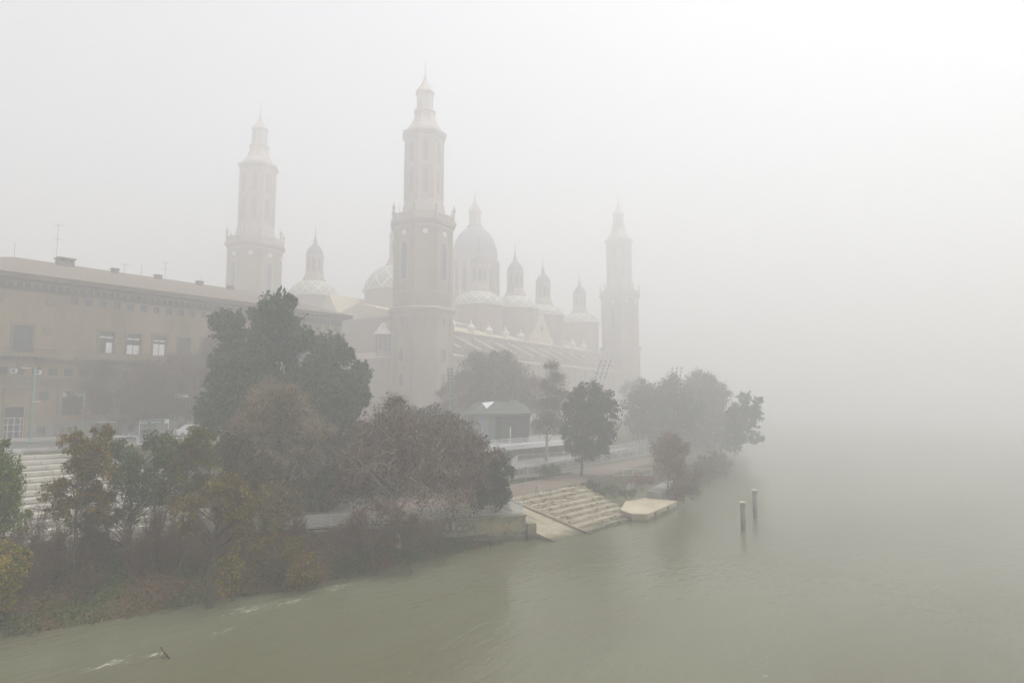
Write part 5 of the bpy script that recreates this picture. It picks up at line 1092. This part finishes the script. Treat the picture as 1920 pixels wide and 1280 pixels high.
tree('forked_tree', 'dark forked tree with yellowing leaves standing at the water edge', 'tree', 410, 42.2, .25,
     [(375, 945, 22), (400, 925, 20), (435, 920, 26), (468, 935, 22), (360, 985, 18), (455, 970, 20), (490, 945, 18), (420, 955, 18), (478, 985, 16), (385, 1005, 12), (445, 905, 18)], mat('yellowing_leaves', [(.06, .055, .01), (.16, .125, .015), (.28, .19, .02)], .8, .5, 4, island=.5), TWIG, BARK, .23, size=.07, cover=1.0, tw=.6, twr=.011, dv=.6)
tree('yellow_tree', 'yellow leaved sapling right of the forked trunk', 'tree', 452, 43.5, .5, [(450, 1040, 14), (448, 1062, 16), (455, 1020, 10), (442, 1082, 12)], YELL, None, BARK, .05, size=.07, cover=1.1)
tree('autumn_tree', 'mustard brown tree over the bank, right of the forked one', 'tree', 565, 46.5, .5,
     [(520, 1020, 22), (555, 1035, 22), (495, 1045, 22), (590, 1045, 20), (530, 1065, 24), (570, 1075, 22), (500, 1085, 20), (605, 1075, 14), (545, 1000, 14)], AUTM, TWIG, BARK, .11, size=.075, cover=1.5, tw=.6, twr=.011, multi=2)

# individual bare shrubs of the bank thicket, from four patterns
def shrub_proto(h, w_, n, tw_m, lf):
    root = empty('thicket_shrub'); P, Q, a, b2 = [], [], [], []; LV = []
    for i in range(n):
        ang = rng.uniform(0, 2 * math.pi); tl = rng.uniform(.15, .9) * w_; p = np.array([rng.normal() * .15, rng.normal() * .15, -.3]); hh_ = h * rng.uniform(.55, 1.05); prev = p
        for k in range(1, 6):
            q = np.array([p[0] + math.cos(ang) * tl * (k / 5) ** 1.3, p[1] + math.sin(ang) * tl * (k / 5) ** 1.3, hh_ * k / 5]) + unit(1)[0] * .09
            P.append(prev); Q.append(q); a.append(.03 * (1.15 - k / 5)); b2.append(.03 * (1.0 - k / 5) + .004)
            for _ in range(6):
                s = prev + (q - prev) * rng.random(); d = unit(1)[0] * .8 + np.array([math.cos(ang) * .3, math.sin(ang) * .3, .6]); L = rng.uniform(.25, .8) * (h / 3.2); e2 = s + d * L
                P.append(s); Q.append(e2); a.append(.009); b2.append(.004)
                for _ in range(2): s2 = s + (e2 - s) * rng.uniform(.3, 1); P.append(s2); Q.append(s2 + (unit(1)[0] * .8 + UP * .4) * L * .5); a.append(.006); b2.append(.003)
                if rng.random() < lf: LV.append(e2 + unit(1)[0] * .1); LV.append(s + (e2 - s) * .6 + unit(1)[0] * .1)
            prev = q
    V, Fc = tubes(P, Q, a, b2, 3); raw_mesh('stems', V, Fc, tw_m, root)
    if LV: V, Fc = leaves(np.array(LV), .09, .2); raw_mesh('leaves', V, Fc, BRWN if lf < .5 else OLIV, root)
    return root
protos = [shrub_proto(3.4, 1.3, 15, TWIGP, .35), shrub_proto(2.6, 1.2, 17, TWIG, .5), shrub_proto(4.4, 1.4, 13, TWIG, .3), shrub_proto(1.9, 1.2, 16, TWIG, .8)]
klab = ['pinkish bare shrub in the thicket on the river bank', 'low brown shrub in the thicket on the river bank', 'tall thin brown shrub in the thicket on the river bank', 'squat olive brown bush on the river bank']
random.seed(11); used = [False] * 4
def place(kind, x, y, s):
    pr = protos[kind]
    if used[kind]: o = pr.copy(); COL.objects.link(o); [COL.objects.link(c2) or setattr(c2, 'parent', o) for c2 in [c.copy() for c in pr.children]]
    else: o = pr; used[kind] = True
    o.location = (x, y, gz(x, y)); o.rotation_euler = (0, 0, random.uniform(0, 6.28)); o.scale = (s, s, s * random.uniform(.9, 1.15))
    tag(o, klab[kind], 'shrub', ['pinkish shrubs of the bank thicket', 'low shrubs of the bank thicket', 'tall shrubs of the bank thicket', 'squat bushes of the bank thicket'][kind])
for i in range(80):
    y = 9 + (31 - 9) * ((i + random.random()) / 78) if i < 74 else 31 + 6 * (i - 74) / 6; s0 = shore(y); l0 = lip(y); t = .22 + .78 * random.random() ** .8
    x = s0 - .5 - t * (s0 - l0 - (0.8 if y < 30 else .6)) - (random.uniform(0, 3.0) if y < 28 else 0)
    if 41 < y and x < lip(y) + .4: x = lip(y) + .5
    place(random.choice([0, 0, 1, 1, 2, 2, 3]) if t > .25 else random.choice([1, 3, 3]), x, y, random.uniform(.5, 1.0) * (1 if y < 31 else .45))
# grass, ivy and fallen leaves on the bank
n = 90000; yy_ = rng.uniform(2, 50, n); t = rng.random(n) ** .9; C = np.empty((n, 3))
for i in range(n):
    s0 = shore(yy_[i]); l0 = lip(yy_[i]); x = s0 - .15 - t[i] * (s0 - l0 + (2 if yy_[i] < 29 else -.5)); C[i] = (x, yy_[i], gz(x, yy_[i]) + rng.random() * .05)
pn = np.sin(C[:, 0] * .9 + 2 * np.sin(C[:, 1] * .4)) + np.sin(C[:, 1] * 1.1 + C[:, 0] * .5) + rng.normal(size=n) * .5
for msk, nm, m, sz, up_, lab in ((pn > .2, 'bank_grass', GREN, .11, 1.6, 'short green grass and ivy on the muddy bank'), (pn <= .2, 'fallen_leaves', BRWN, .085, 0, 'fallen brown leaves and litter on the bank'),):
    V, Fc = leaves(C[msk], sz, up_, 1.8); tag(raw_mesh(nm, V, Fc, m, None), lab, kind='stuff')
dl = MB()
for _ in range(70):
    y = random.uniform(6, 34); x = shore(y) - random.uniform(-.1, .9); a = random.uniform(0, 3.14); L = random.uniform(.4, 1.8); z = max(gz(x, y), 0) + .06
    dl.bar((x, y, z), (x + math.cos(a) * L * .5, y + math.sin(a) * L, z + random.uniform(-.05, .35)), random.uniform(.015, .05), 5, .01)
tag(dl.build('driftwood_litter', BARK), 'dead sticks and roots washed up along the muddy water edge', kind='stuff')
# verge greenery along the walk and behind
n = 14000; C = np.empty((n, 3)); C[:, 1] = rng.uniform(67, 140, n); C[:, 0] = [shore(y) - .3 - rng.random() * 6.5 for y in C[:, 1]]
C = C[(C[:, 1] > 77.5) | (C[:, 0] < -39.5)]; C[:, 2] = [gz(x, y) + .05 for x, y, _ in C]; V, Fc = leaves(C, .2, 1.2, 1.5); tag(raw_mesh('verge_grass', V, Fc, GREN, None), 'green verge between the red path and the far river bank', kind='stuff')
n = 5000; C = np.empty((n, 3)); C[:, 1] = rng.uniform(62, 82, n); C[:, 0] = -52.5 - (C[:, 1] - 62) * .05 - rng.random(n) * np.clip((84 - C[:, 1]) / 6, .2, 3.2) ; C[:, 2] = 2.48; V, Fc = leaves(C, .16, 1.2, 1.5); tag(raw_mesh('lawn_strip', V, Fc, GREN, None), 'strip of dark grass between the red path and the lattice parapet', kind='stuff')
